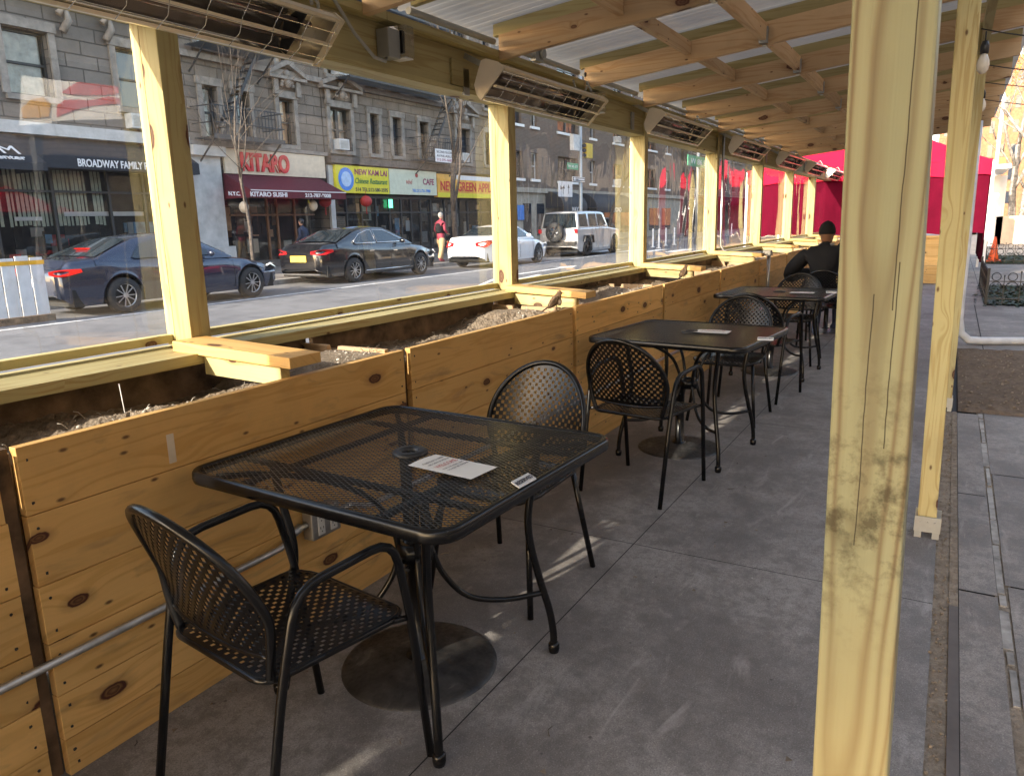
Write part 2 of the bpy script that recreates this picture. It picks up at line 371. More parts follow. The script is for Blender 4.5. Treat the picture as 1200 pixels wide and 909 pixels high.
# ------------------------------------------------------------------ mesh builder
class MB:
    def __init__(s): s.v = []; s.f = []; s.r = []; s.mi = []; s.sm = []; s.cur = 0; s.rv = None
    def add(s, vs, fs, rnd=None, smooth=False, mi=None):
        o = len(s.v); s.v += [tuple(p) for p in vs]
        r = random.random() if rnd is None else rnd
        for f in fs: s.f.append([o+i for i in f]); s.sm.append(smooth); s.mi.append(s.cur if mi is None else mi)
        s.r += [r]*len(vs)
        return s
    def box(s, x0, x1, y0, y1, z0, z1, rnd=None, mx=None):
        x0, x1 = min(x0,x1), max(x0,x1); y0, y1 = min(y0,y1), max(y0,y1); z0, z1 = min(z0,z1), max(z0,z1)
        vs = [Vector(p) for p in ((x0,y0,z0),(x1,y0,z0),(x1,y1,z0),(x0,y1,z0),(x0,y0,z1),(x1,y0,z1),(x1,y1,z1),(x0,y1,z1))]
        if mx: vs = [mx @ p for p in vs]
        return s.add(vs, [(0,3,2,1),(4,5,6,7),(0,1,5,4),(1,2,6,5),(2,3,7,6),(3,0,4,7)], rnd)
    def bar(s, a, b, w, h, up=(0,0,1), rnd=None):
        """square bar from a to b, w across, h along up"""
        a, b = Vector(a), Vector(b); d = (b-a); L = d.length; d.normalize(); u = Vector(up); sd = d.cross(u)
        if sd.length < 1e-4: sd = d.cross(Vector((1,0,0)))
        sd.normalize(); u = sd.cross(d)
        vs = [p + sd*i*w/2 + u*j*h/2 for p in (a, b) for i, j in ((-1,-1),(1,-1),(1,1),(-1,1))]
        return s.add(vs, [(0,1,2,3)[::-1],(4,5,6,7),(0,1,5,4),(1,2,6,5),(2,3,7,6),(3,0,4,7)], rnd)
    def tube(s, pts, r, n=8, closed=False, caps=True):
        P = [Vector(p) for p in pts]; m = len(P); rr = r if isinstance(r, (list, tuple)) else [r]*m
        T = []
        for i in range(m):
            a = P[(i-1) % m] if closed or i > 0 else P[0]; b = P[(i+1) % m] if closed or i < m-1 else P[-1]
            t = (b-a); t.normalize(); T.append(t)
        ref = Vector((0,0,1)) if abs(T[0].z) < .9 else Vector((1,0,0))
        u = T[0].cross(ref); u.normalize(); vs = []
        for i in range(m):
            u = u - T[i]*u.dot(T[i]); u.normalize(); w = T[i].cross(u)
            vs += [P[i] + (u*math.cos(2*math.pi*k/n) + w*math.sin(2*math.pi*k/n))*rr[i] for k in range(n)]
        fs = []
        for i in range(m if closed else m-1):
            j = (i+1) % m
            for k in range(n): fs.append((i*n+k, i*n+(k+1) % n, j*n+(k+1) % n, j*n+k))
        s.add(vs, fs, smooth=True)
        if caps and not closed:
            o = len(s.v)-len(vs)
            s.f.append([o+k for k in range(n)][::-1]); s.f.append([o+(m-1)*n+k for k in range(n)]); s.sm += [False]*2; s.mi += [s.cur]*2
        return s
    def cyl(s, a, b, r, n=16, r2=None): return s.tube([a, b], [r, r if r2 is None else r2], n)
    def prism(s, pts, vec, rnd=None):
        """polygon pts (3D) extruded by vec"""
        n = len(pts); v = Vector(vec); vs = [Vector(p) for p in pts] + [Vector(p)+v for p in pts]
        fs = [tuple(range(n))[::-1], tuple(range(n, 2*n))] + [(i, (i+1) % n, n+(i+1) % n, n+i) for i in range(n)]
        return s.add(vs, fs, rnd)
    def quad(s, a, b, c, d, rnd=None): return s.add([a, b, c, d], [(0,1,2,3)], rnd)
    def lathe(s, prof, c=(0,0,0), n=32, smooth=True):
        c = Vector(c); vs = []; fs = []
        for r, z in prof: vs += [c + Vector((r*math.cos(2*math.pi*k/n), r*math.sin(2*math.pi*k/n), z)) for k in range(n)]
        for i in range(len(prof)-1):
            for k in range(n): fs.append((i*n+k, i*n+(k+1) % n, (i+1)*n+(k+1) % n, (i+1)*n+k))
        s.add(vs, fs, smooth=smooth)
        return s
    def ell(s, c, rx, ry, rz, n=12, m=8, mx=None):
        c = Vector(c); vs = []; fs = []
        for i in range(m+1):
            th = math.pi*i/m
            for k in range(n):
                p = Vector((rx*math.sin(th)*math.cos(2*math.pi*k/n), ry*math.sin(th)*math.sin(2*math.pi*k/n), rz*math.cos(th)))
                vs.append(c + (mx @ p if mx else p))
        for i in range(m):
            for k in range(n): fs.append((i*n+k, (i+1)*n+k, (i+1)*n+(k+1) % n, i*n+(k+1) % n))
        return s.add(vs, fs, smooth=True)
    def build(s, name, mats, parent=None, loc=None, bevel=0):
        me = bpy.data.meshes.new(name); me.from_pydata(s.v, [], s.f)
        for m in (mats if isinstance(mats, (list, tuple)) else [mats]): me.materials.append(M[m] if isinstance(m, str) else m)
        me.polygons.foreach_set('use_smooth', s.sm); me.polygons.foreach_set('material_index', s.mi)
        a = me.attributes.new('rnd', 'FLOAT', 'POINT'); a.data.foreach_set('value', s.r)
        me.update()
        o = bpy.data.objects.new(name, me); COL.objects.link(o)
        if parent: o.parent = parent
        if loc: o.location = loc
        if bevel:
            b = o.modifiers.new('bevel', 'BEVEL'); b.width = bevel; b.segments = 2; b.limit_method = 'ANGLE'
        return o
def tag(o, label, cat, group=None, kind=None):
    if label: o['label'] = label
    if cat: o['category'] = cat
    if group: o['group'] = group
    if kind: o['kind'] = kind
    return o
def thing(name, label, cat, loc=(0,0,0), rz=0, group=None):
    o = bpy.data.objects.new(name, None); COL.objects.link(o); o.location = loc; o.rotation_euler = (0,0,rz); o.empty_display_size = .1
    return tag(o, label, cat, group)
def struct(name, mb, m): o = mb.build(name, m); o['kind'] = 'structure'; return o
def copy_tree(o, parent=None):
    c = o.copy(); COL.objects.link(c); c.parent = parent
    for ch in list(o.children): copy_tree(ch, c)
    return c
def text(name, body, size, loc, mx, mtl, parent, ext=.004, bold=0.0, align='LEFT', width=None, shear=0):
    """writing as a mesh: mx is a 3x3 whose columns are the reading direction, the up direction and the normal"""
    cu = bpy.data.curves.new('t', 'FONT'); cu.body = body; cu.size = size; cu.extrude = ext; cu.offset = bold; cu.align_x = align; cu.shear = shear
    t = bpy.data.objects.new('t', cu); COL.objects.link(t); bpy.context.view_layer.update()
    dg = bpy.context.evaluated_depsgraph_get(); me = bpy.data.meshes.new_from_object(t.evaluated_get(dg))
    bpy.data.objects.remove(t); bpy.data.curves.remove(cu)
    if width and me.vertices:
        xs = [v.co.x for v in me.vertices]; k = width/(max(xs)-min(xs)); x0 = min(xs) if align == 'LEFT' else (min(xs)+max(xs))/2
        for v in me.vertices: v.co.x = (v.co.x-x0)*k
    me.name = name; me.materials.clear(); me.materials.append(M[mtl])
    o = bpy.data.objects.new(name, me); COL.objects.link(o); o.parent = parent
    o.matrix_local = Matrix.Translation(loc) @ mx.to_4x4()
    return o
def frame3(x, u):
    x = Vector(x).normalized(); u = Vector(u).normalized(); n = x.cross(u); n.normalize(); u = n.cross(x)
    return Matrix((x, u, n)).transposed()
FACE = frame3((1,0,0), (0,0,1))      # reading along +X on a face looking towards -Y

# ------------------------------------------------------------------ the setting
def sheet(x0, x1, y0, y1, z): m = MB(); m.quad((x0,y0,z),(x1,y0,z),(x1,y1,z),(x0,y1,z), rnd=0); return m
struct('ground', sheet(-300, 900, -300, 500, -.30), 'asphalt')
struct('road', sheet(-60, 400, 2.72, 15.6, -.08), 'asphalt')
m = MB()
for a, b in ((-2.2,.62),(.62,2.97),(2.97,5.26),(5.26,7.6),(7.6,9.9),(9.9,12.2),(12.2,14.6),(14.6,17),(17,22)):
    for c, d in ((-.055,1.12),(1.12,2.72)):
        k = .0022; m.quad((a+k,c+.002 if c<0 else c+k,0),(b-k,c+.002 if c<0 else c+k,0),(b-k,d-k,0),(a+k,d-k,0), rnd=.3)
m.box(-2.2, 22, 2.60, 2.70, -.2, -.006, rnd=.3)
struct('floor', m, 'floor_concrete')
struct('floor_bed', sheet(-3, 22.2, -.14, 2.71, -.012), 'under_dark')
struct('kerb', MB().box(-60, 400, 2.705, 2.72, -.29, -.012).box(-60, 400, 15.6, 15.78, -.3, .05), 'concrete_pale')
m = MB()
for i in range(-20, 120): m.quad((i*3+.004,15.784,.05),(i*3+2.996,15.784,.05),(i*3+2.996,21.9,.05),(i*3+.004,21.9,.05), rnd=.5)
m.quad((-60,21.9,.05),(400,21.9,.05),(400,30,.05),(-60,30,.05), rnd=.5)
struct('far_pavement', m, 'walk_concrete')
# near pavement: gap strip, dark steel edge, slabs, white-washed joint, tree pit, further slabs
struct('gap_soil', sheet(-3, 6.15, -.105, -.052, -.004), 'soil')
m = MB(); m.box(-3, 2.98, -.135, -.105, -.1, .004); struct('steel_edge', m, 'trim_dark')
struct('joint_bed', sheet(-3, 6.2, -.31, -.255, -.001), 'soil')
struct('edge_strip', sheet(2.98, 6.15, -.135, -.105, .001), 'soil')
m = MB()
for a, b in ((-3,.9),(.9,3.13),(3.13,4.3),(4.3,6.12)): m.quad((a+.006,-.262,.004),(b-.006,-.262,.004),(b-.006,-.137,.004),(a+.006,-.137,.004), rnd=.1)
for a, b in ((-3,1.2),(1.2,3.24),(3.24,4.7),(4.7,6.25)): m.quad((a+.006,-2.6,.004),(b-.006,-2.6,.004),(b-.006,-.300,.004),(a+.006,-.292,.004), rnd=.7)
for a, b in ((9.1,10.6),(10.6,12.2),(12.2,13.5)): m.quad((a+.006,-2.9,.004),(b-.006,-2.9,.004),(b-.006,-.38,.004),(a+.006,-.38,.004), rnd=.4); m.quad((a+.006,-.37,.004),(b-.006,-.37,.004),(b-.006,-.10,.004),(a+.006,-.10,.004), rnd=.9)
m.quad((13.5,-.50,.004),(60,-.50,.004),(60,-.14,.004),(13.5,-.14,.004), rnd=.9)
m.quad((17.2,-14,.004),(60,-14,.004),(60,-.51,.004),(17.2,-.51,.004), rnd=.4)
m.quad((-60,-14,.0),(13.5,-14,.0),(13.5,-2.92,.0),(-60,-2.92,.0), rnd=.2)
m.quad((-60,-2.92,-.006),(-3,-2.92,-.006),(-3,3,-.006),(-60,3,-.006), rnd=.2)
struct('pavement', m, 'walk_concrete')
struct('pavement_base', sheet(-60, 90, -14, -.05, -.02), 'under_dark')
m = MB(); random.seed(5)
x = -.2
while x < 6.1:
    L = random.uniform(.08, .5)
    if random.random() < .9: m.box(x, x+L, -.288+random.uniform(-.004,.004), -.268+random.uniform(-.006,.006), -.01, .005+random.uniform(0,.001))
    x += L+random.uniform(.004,.05)
struct('joint_mortar', m, 'joint')
m = MB()
nx, ny = 60, 46
vs = []
for i in range(nx+1):
    for j in range(ny+1):
        x = 6.15+2.95*i/nx; y = -2.6+2.46*j/ny
        z = .006 if i in (0,nx) or j in (0,ny) else .01+random.random()*.022
        vs.append((x,y,z))
m.add(vs, [(i*(ny+1)+j,(i+1)*(ny+1)+j,(i+1)*(ny+1)+j+1,i*(ny+1)+j+1) for i in range(nx) for j in range(ny)], rnd=.2)
struct('tree_pit_soil', m, 'soil_dark')
m = MB()
for i in range(520):
    if i < 330: x, y = random.uniform(.2, 5.8), random.uniform(-.104, -.053)
    else: x, y = random.uniform(6.2, 9), random.uniform(-.9, -.15)
    r = random.uniform(.002, .006) if i < 330 else random.uniform(.004,.012)
    m.ell((x, y, .002 if i < 330 else .03), r*1.3, r, r*.7, 6, 4)
o = m.build('gravel', 'soil'); tag(o, 'loose grit and wood chips in the gap and tree pit beside the slabs', 'gravel', kind='stuff')

random.seed(19); m = MB()
for k in range(240):
    near = random.random() < .5
    x = random.uniform(.6, 9.5); y = random.uniform(1.80,1.91) if near else random.uniform(-.02,1.85)
    if k % 3 == 0: m.ell((x,y,.002), random.uniform(.002,.005), random.uniform(.002,.005), .002, 6, 4)
    elif k % 3 == 1:
        an = random.uniform(0,6.28); L = random.uniform(.01,.05); m.tube([(x,y,.002),(x+L*.5*math.cos(an),y+L*.5*math.sin(an),.004),(x+L*math.cos(an+.4),y+L*math.sin(an+.4),.002)], .0012, 4)
    else:
        an = random.uniform(0,6.28); s_ = random.uniform(.004,.012); m.prism([(x+s_*math.cos(an+q*2.1)*random.uniform(.6,1.2),y+s_*math.sin(an+q*2.1),.0012) for q in range(3)], (0,0,.0015))
tag(m.build('litter', 'litter'), 'scattered crumbs, twigs and leaf bits lying on the walkway floor', 'litter', kind='stuff')
# road markings
m = MB()
def stripe(pts, w, z=-.075):
    for a, b in zip(pts, pts[1:]):
        a, b = Vector((*a, z)), Vector((*b, z)); d = (b-a).normalized(); sd = Vector((-d.y, d.x, 0))*w/2
        m.quad(a+sd*-1, b+sd*-1, b+sd, a+sd, rnd=.5)
stripe([(-20,13.02),(32,13.02)], .11)
for i in range(-2, 3): stripe([(5.62-9*i-3.2,9.85),(5.62-9*i,9.85)], .11)
for i in range(1, 9): stripe([(26+9*i,9.85),(29+9*i,9.85)], .12)
def arrow(x0, y0, L, flip=1):
    stripe([(x0,y0),(x0+L,y0)], .16)
    m.add([(x0+L,y0-.32,-.075),(x0+L+1.1,y0,-.075),(x0+L,y0+.32,-.075)], [(0,1,2)], rnd=.5)
arrow(14.2, 8.35, 2.4); arrow(19.2, 10.9, 3.0)
stripe([(15.5,9.0),(17.2,9.9),(19.2,10.15)], .16)
stripe([(14.0,9.3),(17.4,10.6)], .12)
for y in (6.2,7.4,8.6,9.8,11,12.2,13.4,14.6): stripe([(33.2,y),(36.2,y)], .5)
struct('road_markings', m, 'road_paint')

# ------------------------------------------------------------------ the dining shelter
sh = thing('dining_shelter', 'long open timber dining shelter with clear vinyl windows and corrugated roof beside the street', 'shelter', (0,0,0))
PX = [1.82+2.42*k for k in range(-5, 8)]; PW = .089
PY0, PY1 = 2.45, 2.545
GY = 2.575
for i, x in enumerate(PX):
    m = MB(); m.box(x, x+PW, PY0, PY1, .985, 2.36); m.build('post', 'green_Z', sh, bevel=.003)
    m = MB(); m.box(x-.0, x+.02, PY1+.001, PY1+.045, .99, 2.158); m.build('batten', 'green_Z', sh)
    m = MB(); m.box(x+PW-.02, x+PW, PY1+.001, PY1+.045, .99, 2.158); m.build('batten', 'green_Z', sh)
# near corner posts on the pavement side: slightly out of plumb as they stand
def lean_post(name, X, tl, tr, bl, br, ztop, zbot, depth, mt, label=None):
    a, b, c, d = at(*tl, X=X), at(*tr, X=X), at(*br, X=X), at(*bl, X=X)
    def ext(p, q, z): t = (z-p.z)/(q.z-p.z); return p+(q-p)*t
    A, B = ext(a, d, ztop), ext(b, c, ztop); C, D = ext(b, c, zbot), ext(a, d, zbot)
    m = MB(); m.prism([A, B, C, D], (depth,0,0), rnd=.37)
    o = m.build(name, mt, sh, bevel=.004)
    if label: o['label'] = label
    return C, D
C, D = lean_post('post', 1.05, (997.5,17.5), (1100,17.5), (952.6,891), (1041,891), 2.55, .03, .095, 'bigpost', 'thick weathered greenish corner post with knots and cracks, nearest the viewer')
lean_post('post', 3.62, (1121,18), (1149,19), (1075,608), (1097.5,608), 2.60, .045, .089, 'green_Z')
fb = []
for x in (6.15, 8.7, 11.2, 13.8):
    y = -.02-.004*x
    m = MB(); m.box(x, x+PW, y-.05, y+.04, .045, 2.62); m.build('post', 'green_Z', sh, bevel=.003); fb.append((x+.044, y-.005))
c2 = at(1087, 612, X=3.62); fb += [(3.664, c2.y), (1.097, (C.y+D.y)/2)]
for x, y in fb:
    m = MB(); w = .052
    m.box(x-w, x+w, y-w, y+w, .03, .042); m.box(x-w-.004, x-w, y-w, y+w, .03, .10); m.box(x+w, x+w+.004, y-w, y+w, .03, .10)
    for s in (-1, 1): m.box(x-w-.004, x-w+.02, y+s*.035-.014, y+s*.035+.014, .001, .03)
    for s in (-1, 0, 1): m.cyl((x-w-.004, y+s*.028, .075), (x-w-.010, y+s*.028, .075), .005, 6)
    m.build('post_bracket', 'galv', sh)
# header boards between the posts, plate, sill
for i in range(len(PX)-1):
    a, b = PX[i]+PW+.002, PX[i+1]-.002
    m = MB(); m.box(a, b, 2.47, 2.52, 2.165, 2.36); m.build('header_board', 'olive_X', sh)
    m = MB(); m.box(a, b, 2.46, 2.60, 2.135, 2.162); m.build('window_head', 'green_X', sh)
    m = MB(); m.box(a-.0, b, 2.556, 2.60, 1.0, 1.03); m.build('window_batten', 'green_X', sh)
    # vinyl pane, gently uneven
    wavy = i in (6, 7, 8, 10)
    n = 24; vs = []; k = .010 if wavy else .0025
    for p in range(n+1):
        for q in range(9):
            u, v = p/n, q/8; e = math.sin(math.pi*u)*math.sin(math.pi*min(1,v*1.0))
            vs.append((a-.05+(b-a+.1)*u, GY+(k*e*(math.sin(u*17+i)+.6*math.sin(u*31+2*i)) if 0<v<1 else 0), 1.002+(2.134-1.002)*v))
    pm = MB(); pm.add(vs, [(p*9+q,(p+1)*9+q,(p+1)*9+q+1,p*9+q+1) for p in range(n) for q in range(8)], rnd=i*.13, smooth=True)
    pm.build('window_pane', 'vinyl_wavy' if wavy else 'vinyl', sh)
    m = MB(); m.box(PX[i]+.001, PX[i+1]-.001, 2.32 if i <= 4 else 2.405, 2.62, .945, .983); m.build('sill', 'green_X', sh)
m = MB()
for i in range(0, 13): m.box(PX[0]+i*2.42-1.2, PX[0]+i*2.42+1.215, 2.40, 2.56, 2.362, 2.40)
m.build('top_plate', 'olive_X', sh)
m = MB(); m.box(PX[0], 14.3, -.09, -.05, 2.42, 2.62); m.build('header_board', 'olive_X', sh)
# roof slopes up towards the pavement
def rz(y): return 2.345 + .104*(2.42-y)
RX = [4.06+1.2*k for k in range(-11, 9)]
for k, x in enumerate(RX):
    m = MB(); y0, y1 = 2.397, -.34
    m.prism([(x,y0,rz(y0)),(x,y1,rz(y1)),(x,y1,rz(y1)+.135),(x,y0,rz(y0)+.135)], (.04,0,0)); m.build('rafter', 'fir_Y', sh)
    for xx in (x+.012, x+.42):
        m = MB(); m.prism([(xx,2.44,rz(2.44)+.137),(xx,-.34,rz(-.34)+.137),(xx,-.34,rz(-.34)+.203),(xx,2.44,rz(2.44)+.203)], (.038,0,0)); m.build('roof_batten', 'olive_Y', sh)
    if k < len(RX)-1:
        x2 = RX[k+1]
        for yb, zt, hh in ((1.13, .02, .10), (1.62, .05, .08)):
            m = MB(); m.prism([(x+.042,yb,rz(yb)+zt),(x2-.002,yb,rz(yb)+zt),(x2-.002,yb,rz(yb)+zt+hh),(x+.042,yb,rz(yb)+zt+hh)], (0,.038,0)); m.build('blocking', 'fir_X', sh)
        m = MB()
        for s in (0,):
            m.box(x-.0015-.03, x-.0015, 1.122, 1.176, rz(1.13)+.005, rz(1.13)+.10); m.box(x-.012, x+.05, 1.135, 1.16, rz(1.13)-.006, rz(1.13)-.002)
        m.build('joist_hanger', 'galv', sh)
m = MB(); x0, x1 = -9.3, 14.35; y0, y1 = 2.66, -.40; ny = 153
# corrugations run down the slope: wave along X
nx = 1300; vs = []
for i in range(nx+1):
    x = x0+(x1-x0)*i/nx; w = .009*math.sin(2*math.pi*x/.076)
    vs += [(x, y0, rz(y0)+.214+w), (x, y1, rz(y1)+.214+w)]
m.add(vs, [(2*i, 2*i+1, 2*i+3, 2*i+2) for i in range(nx)], smooth=True)
m.build('roof_sheet', 'roof', sh)
# cross bars from each post over the planters to the front lip
for i, x in enumerate(PX[:-1]):
    sk = (-.004 if i != 5 else .03)
    m = MB(); m.prism([(x-.085,2.448,.985),(x+.06,2.448,.985),(x+.06+sk,1.885,.955),(x-.085+sk,1.885,.955)], (0,0,.038)); m.build('cross_bar', 'pine_Y', sh, bevel=.002)
    m = MB(); m.prism([(x-.055,2.318 if i <= 5 else 2.402,.905),(x-.015,2.318 if i <= 5 else 2.402,.905),(x-.015+sk,1.965,.885),(x-.055+sk,1.965,.885)], (0,0,.068)); m.build('cross_bar', 'green_Y', sh)
for i, x in enumerate([PX[0]+.9, PX[1]+.75, PX[3]+.9]): pass

# string lights along the outer edge of the roof
sl = thing('string_light', 'black string light cable with clear hanging bulbs along the pavement side roof edge', 'string lights', (3.3,-.2,2.6))
m = MB(); P = []
def toL(o, p): return Vector(p)-o.location
e1, e2, e3, e4 = (1153,35), (1200,35), (1151,75), (1200,78)
LX = (5.2, 6.6, 7.6, 8.8)
for (a, b), X in zip((((1150,34),(1215,36)), ((1150,75),(1215,78)), ((1149,96),(1215,98)), ((1147,116),(1215,120))), LX):
    p, q = at(*a, X=X), at(*b, X=X)
    q = p+(q-p)*2.2
    pts = [p+(q-p)*t+Vector((0,0,-.03*math.sin(math.pi*t))) for t in (0,.1,.2,.35,.5,.7,1)]
    m.tube([toL(sl, v) for v in pts], .004, 6)
m.build('cable', 'black_iron', sl)
for (px, py, X, k) in ((1156,37,5.2,1.0), (1153,98,7.6,1.0)):
    p = toL(sl, at(px, py, X=X)); b = MB()
    b.tube([p+Vector((0,0,0)), p+Vector((0,0,-.05))], .004, 6); b.lathe([(0,-.05),(.014,-.05),(.022,-.075),(.022,-.115),(.0,-.116)], p, 12); h = b.build('socket', 'black_iron', sl)
    b = MB(); b.lathe([(.012,-.115),(.018,-.125),(.029,-.15),(.033,-.175),(.028,-.20),(.014,-.218),(0,-.222)], p, 14); g = b.build('bulb', 'lamp_bulb', sl)

# ------------------------------------------------------------------ planters
JX = [-.72,.88,2.44,4.06,5.69,7.36,9.08,10.75,12.4,14.0,15.6,17.2]
PYF = 1.92; PT = .915
labels = ['wooden planter at the left end of the row, mostly cut off by the frame',
 'long wooden planter with round knots and a strip of tape, beside the nearest table',
 'wooden planter behind the chair on the far side of the nearest table, dry soil inside',
 'wooden planter behind the second table with a small bird on its near end',
 'wooden planter just beyond the second table with a splintered cross bar',
 'wooden planter behind the third table where the upright conduit comes down',
 'wooden planter beside the seated person in black', 'wooden planter just past the seated person',
 'wooden planter eighth along the wall, far from the viewer', 'wooden planter ninth along the wall, far from the viewer', 'last wooden planter by the red tent']
random.seed(11)
for i in range(len(JX)-1):
    a, b = JX[i], JX[i+1]; g = .022
    t = thing('planter_box', labels[i], 'planter', (a, PYF, 0), 0, 'wooden planters in a row along the street side')
    L = b-a; rows = [(.0,.105),(.108,.235),(.238,.385),(.388,.545),(.548,.735),(.738,PT-.001)] if i < 5 else [(.0,.17),(.173,.36),(.363,.545),(.548,.735),(.738,PT)]
    m = MB()
    for (z0, z1) in rows: m.box(g+random.uniform(-.002,.003), L-g+random.uniform(-.003,.002), random.uniform(-.0015,.0015), .028, z0+.0005, z1+.0008, rnd=random.random())
    m.build('front_board', 'pine_X', t, bevel=.0014)
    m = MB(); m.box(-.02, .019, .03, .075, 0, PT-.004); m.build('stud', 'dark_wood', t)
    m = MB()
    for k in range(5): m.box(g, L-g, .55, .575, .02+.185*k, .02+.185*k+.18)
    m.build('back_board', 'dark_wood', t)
    for xx, top in ((.022+.001, PT-.03), (L-.05, PT+.0)):
        m = MB()
        if xx > .1:
            # end board with a D shaped hand notch
            pts = [(.078,.30),(.548,.30),(.548,top),(.40,top),(.39,top-.05),(.37,top-.075),(.345,top-.05),(.335,top),(.078,top)]
        else: pts = [(.078,.30),(.548,.30),(.548,top),(.078,top)]
        m.prism([(xx, p[0], p[1]) for p in pts], (.022,0,0)); m.build('end_board', 'fir_Y', t)
    # soil, heaped unevenly
    n1, n2 = (150, 46) if i < 5 else (50, 16); vs = []; sd = random.random()*50
    from mathutils import noise as mn
    for p in range(n1+1):
        for q in range(n2+1):
            u, v = p/n1, q/n2
            z = .858 + .050*mn.noise(Vector((sd+u*3.1, v*1.7, 0))) + .014*mn.noise(Vector((sd+u*19, v*7, 3))) + .007*mn.noise(Vector((sd+u*62, v*21, 3))) + .006*mn.noise(Vector((sd+u*150, v*50, 3)))
            z += .06*max(0, u-.55)*(1.2-v) + (.055*max(0,1-abs(u-.9)*4) if i in (1,2,3) else 0) - .02
            z = min(z, PT-.012)
            vs.append((.052+(L-.11)*u, .078+.47*v, z))
    m = MB(); m.add(vs, [(p*(n2+1)+q,(p+1)*(n2+1)+q,(p+1)*(n2+1)+q+1,p*(n2+1)+q+1) for p in range(n1) for q in range(n2)], rnd=.5, smooth=False)
    so = m.build('soil', 'soil', t)
    # straw, dry stems and clods
    m = MB()
    for k in range(90 if i < 4 else 30):
        u = random.uniform(.07, L-.07); v = random.uniform(.085, .5)**1.0
        if random.random() < .55: v = random.uniform(.08,.14)
        jj = min(n2, max(0, int(round((v-.078)/.47*n2)))); ii = min(n1, max(0, int(round((u-.052)/(L-.11)*n1))))
        z = vs[ii*(n2+1)+jj][2]
        an = random.uniform(0, 6.28); ln = random.uniform(.01,.05); up = random.uniform(0,.6)*ln
        m.tube([(u,v,z+.002),(u+ln*math.cos(an)*.5,v+ln*math.sin(an)*.4,z+up+.004),(min(L-.06,u+ln*math.cos(an)),max(.08,v+ln*math.sin(an)*.5),z+up*1.3+.003)], .0013, 4)
    for k in range(60 if i < 4 else 10):
        u = random.uniform(.07, L-.07); v = random.uniform(.085, .3); jj = int(round((v-.078)/.47*n2)); ii = int(round((u-.052)/(L-.11)*n1)); z = vs[ii*(n2+1)+jj][2]; r = random.uniform(.003,.010)
        m.ell((u,v,z), r*1.3, r, r*.8, 6, 4)
    st_ = m.build('straw', 'curtain', t); st_['kind'] = 'stuff'
    # nail heads
    m = MB()
    for (z0, z1) in rows:
        for xx in (.045, L-.05):
            for zz in (z0+.03, z1-.035): m.cyl((xx+random.uniform(-.006,.006), -.0015, zz), (xx, .001, zz), .004, 6)
    o_ = m.build('nail', 'black_iron', t); o_['kind'] = 'stuff'
m = MB(); a = at(202,537,Y=PYF-.001); b = at(197,508,Y=PYF-.001); p = at(199,513,Y=PYF); m.box(p.x-.012, p.x+.012, PYF-.0016, PYF-.0004, p.z-.075, p.z+.012)
tag(m.build('tape_strip', 'tape'), 'short strip of beige masking tape stuck on the nearest planter', 'tape')
m = MB(); p = at(150,455,Y=2.2); m.tube([(p.x,2.244,.95),(p.x+.002,2.238,.86),(p.x+.006,2.2,.78)], .0016, 5)
tag(m.build('string', 'white_plastic'), 'thin pale string hanging from the window sill into the nearest planter', 'string')

# birds
def bird(px, py, label, yaw, s=1.0):
    p = at(px, py, Y=PYF+.012)
    t = thing('sparrow', label, 'bird', (p.x, PYF+.014, PT+.0005), yaw, 'sparrows on the planters'); t.scale = (s,)*3
    rot = Matrix.Rotation(R(-58), 3, 'Y')
    m = MB(); prof = [(-.062,.004),(-.045,.016),(-.02,.025),(.01,.027),(.035,.021),(.05,.013),(.062,.004)]
    # body grown as one surface along its spine, head included
    sp = [Vector((-.05,0,.018)),Vector((-.038,0,.03)),Vector((-.02,0,.047)),Vector((0,0,.068)),Vector((.012,0,.086)),Vector((.018,0,.099)),Vector((.022,0,.108)),Vector((.024,0,.117)),Vector((.024,0,.122))]
    m.tube(sp, [.006,.015,.024,.027,.021,.016,.0165,.012,.003], 14); m.build('body', 'bird_brown', t)
    m = MB(); m.tube([(.036,0,.106),(.052,0,.103)], [.0045,.0008], 6); m.build('beak', 'bird_dark', t)
    m = MB(); m.prism([(-.032,-.008,.034),(-.032,.008,.034),(-.085,.010,-.006),(-.085,-.010,-.006)], (-.003,0,.005)); m.build('tail', 'bird_dark', t)
    for sy in (-1, 1):
        m = MB(); m.ell((-.014, sy*.0235, .055), .044, .006, .015, 10, 6, Matrix.Rotation(R(-52), 3, 'Y')); m.build('wing', 'bird_dark', t)
        m = MB(); m.tube([(0,sy*.009,.045),(.006,sy*.010,.02),(.002,sy*.011,.002),(.016,sy*.012,.001)], .0016, 5); m.build('leg', 'bird_dark', t)
        m = MB(); m.ell((.032, sy*.012, .109), .0028, .0028, .0028, 8, 6); m.build('eye', 'black_iron', t)
    m = MB(); m.ell((.014,0,.062), .021,.021,.032, 12, 8, Matrix.Rotation(R(-20), 3, 'Y')); m.build('breast', 'bird_pale', t)
bird(652, 366, 'small brown sparrow perched on the lip of the planter near the second table', R(-55), .95)
bird(802, 325, 'farther brown sparrow on the planter edge beyond the second table', R(-20), .95)

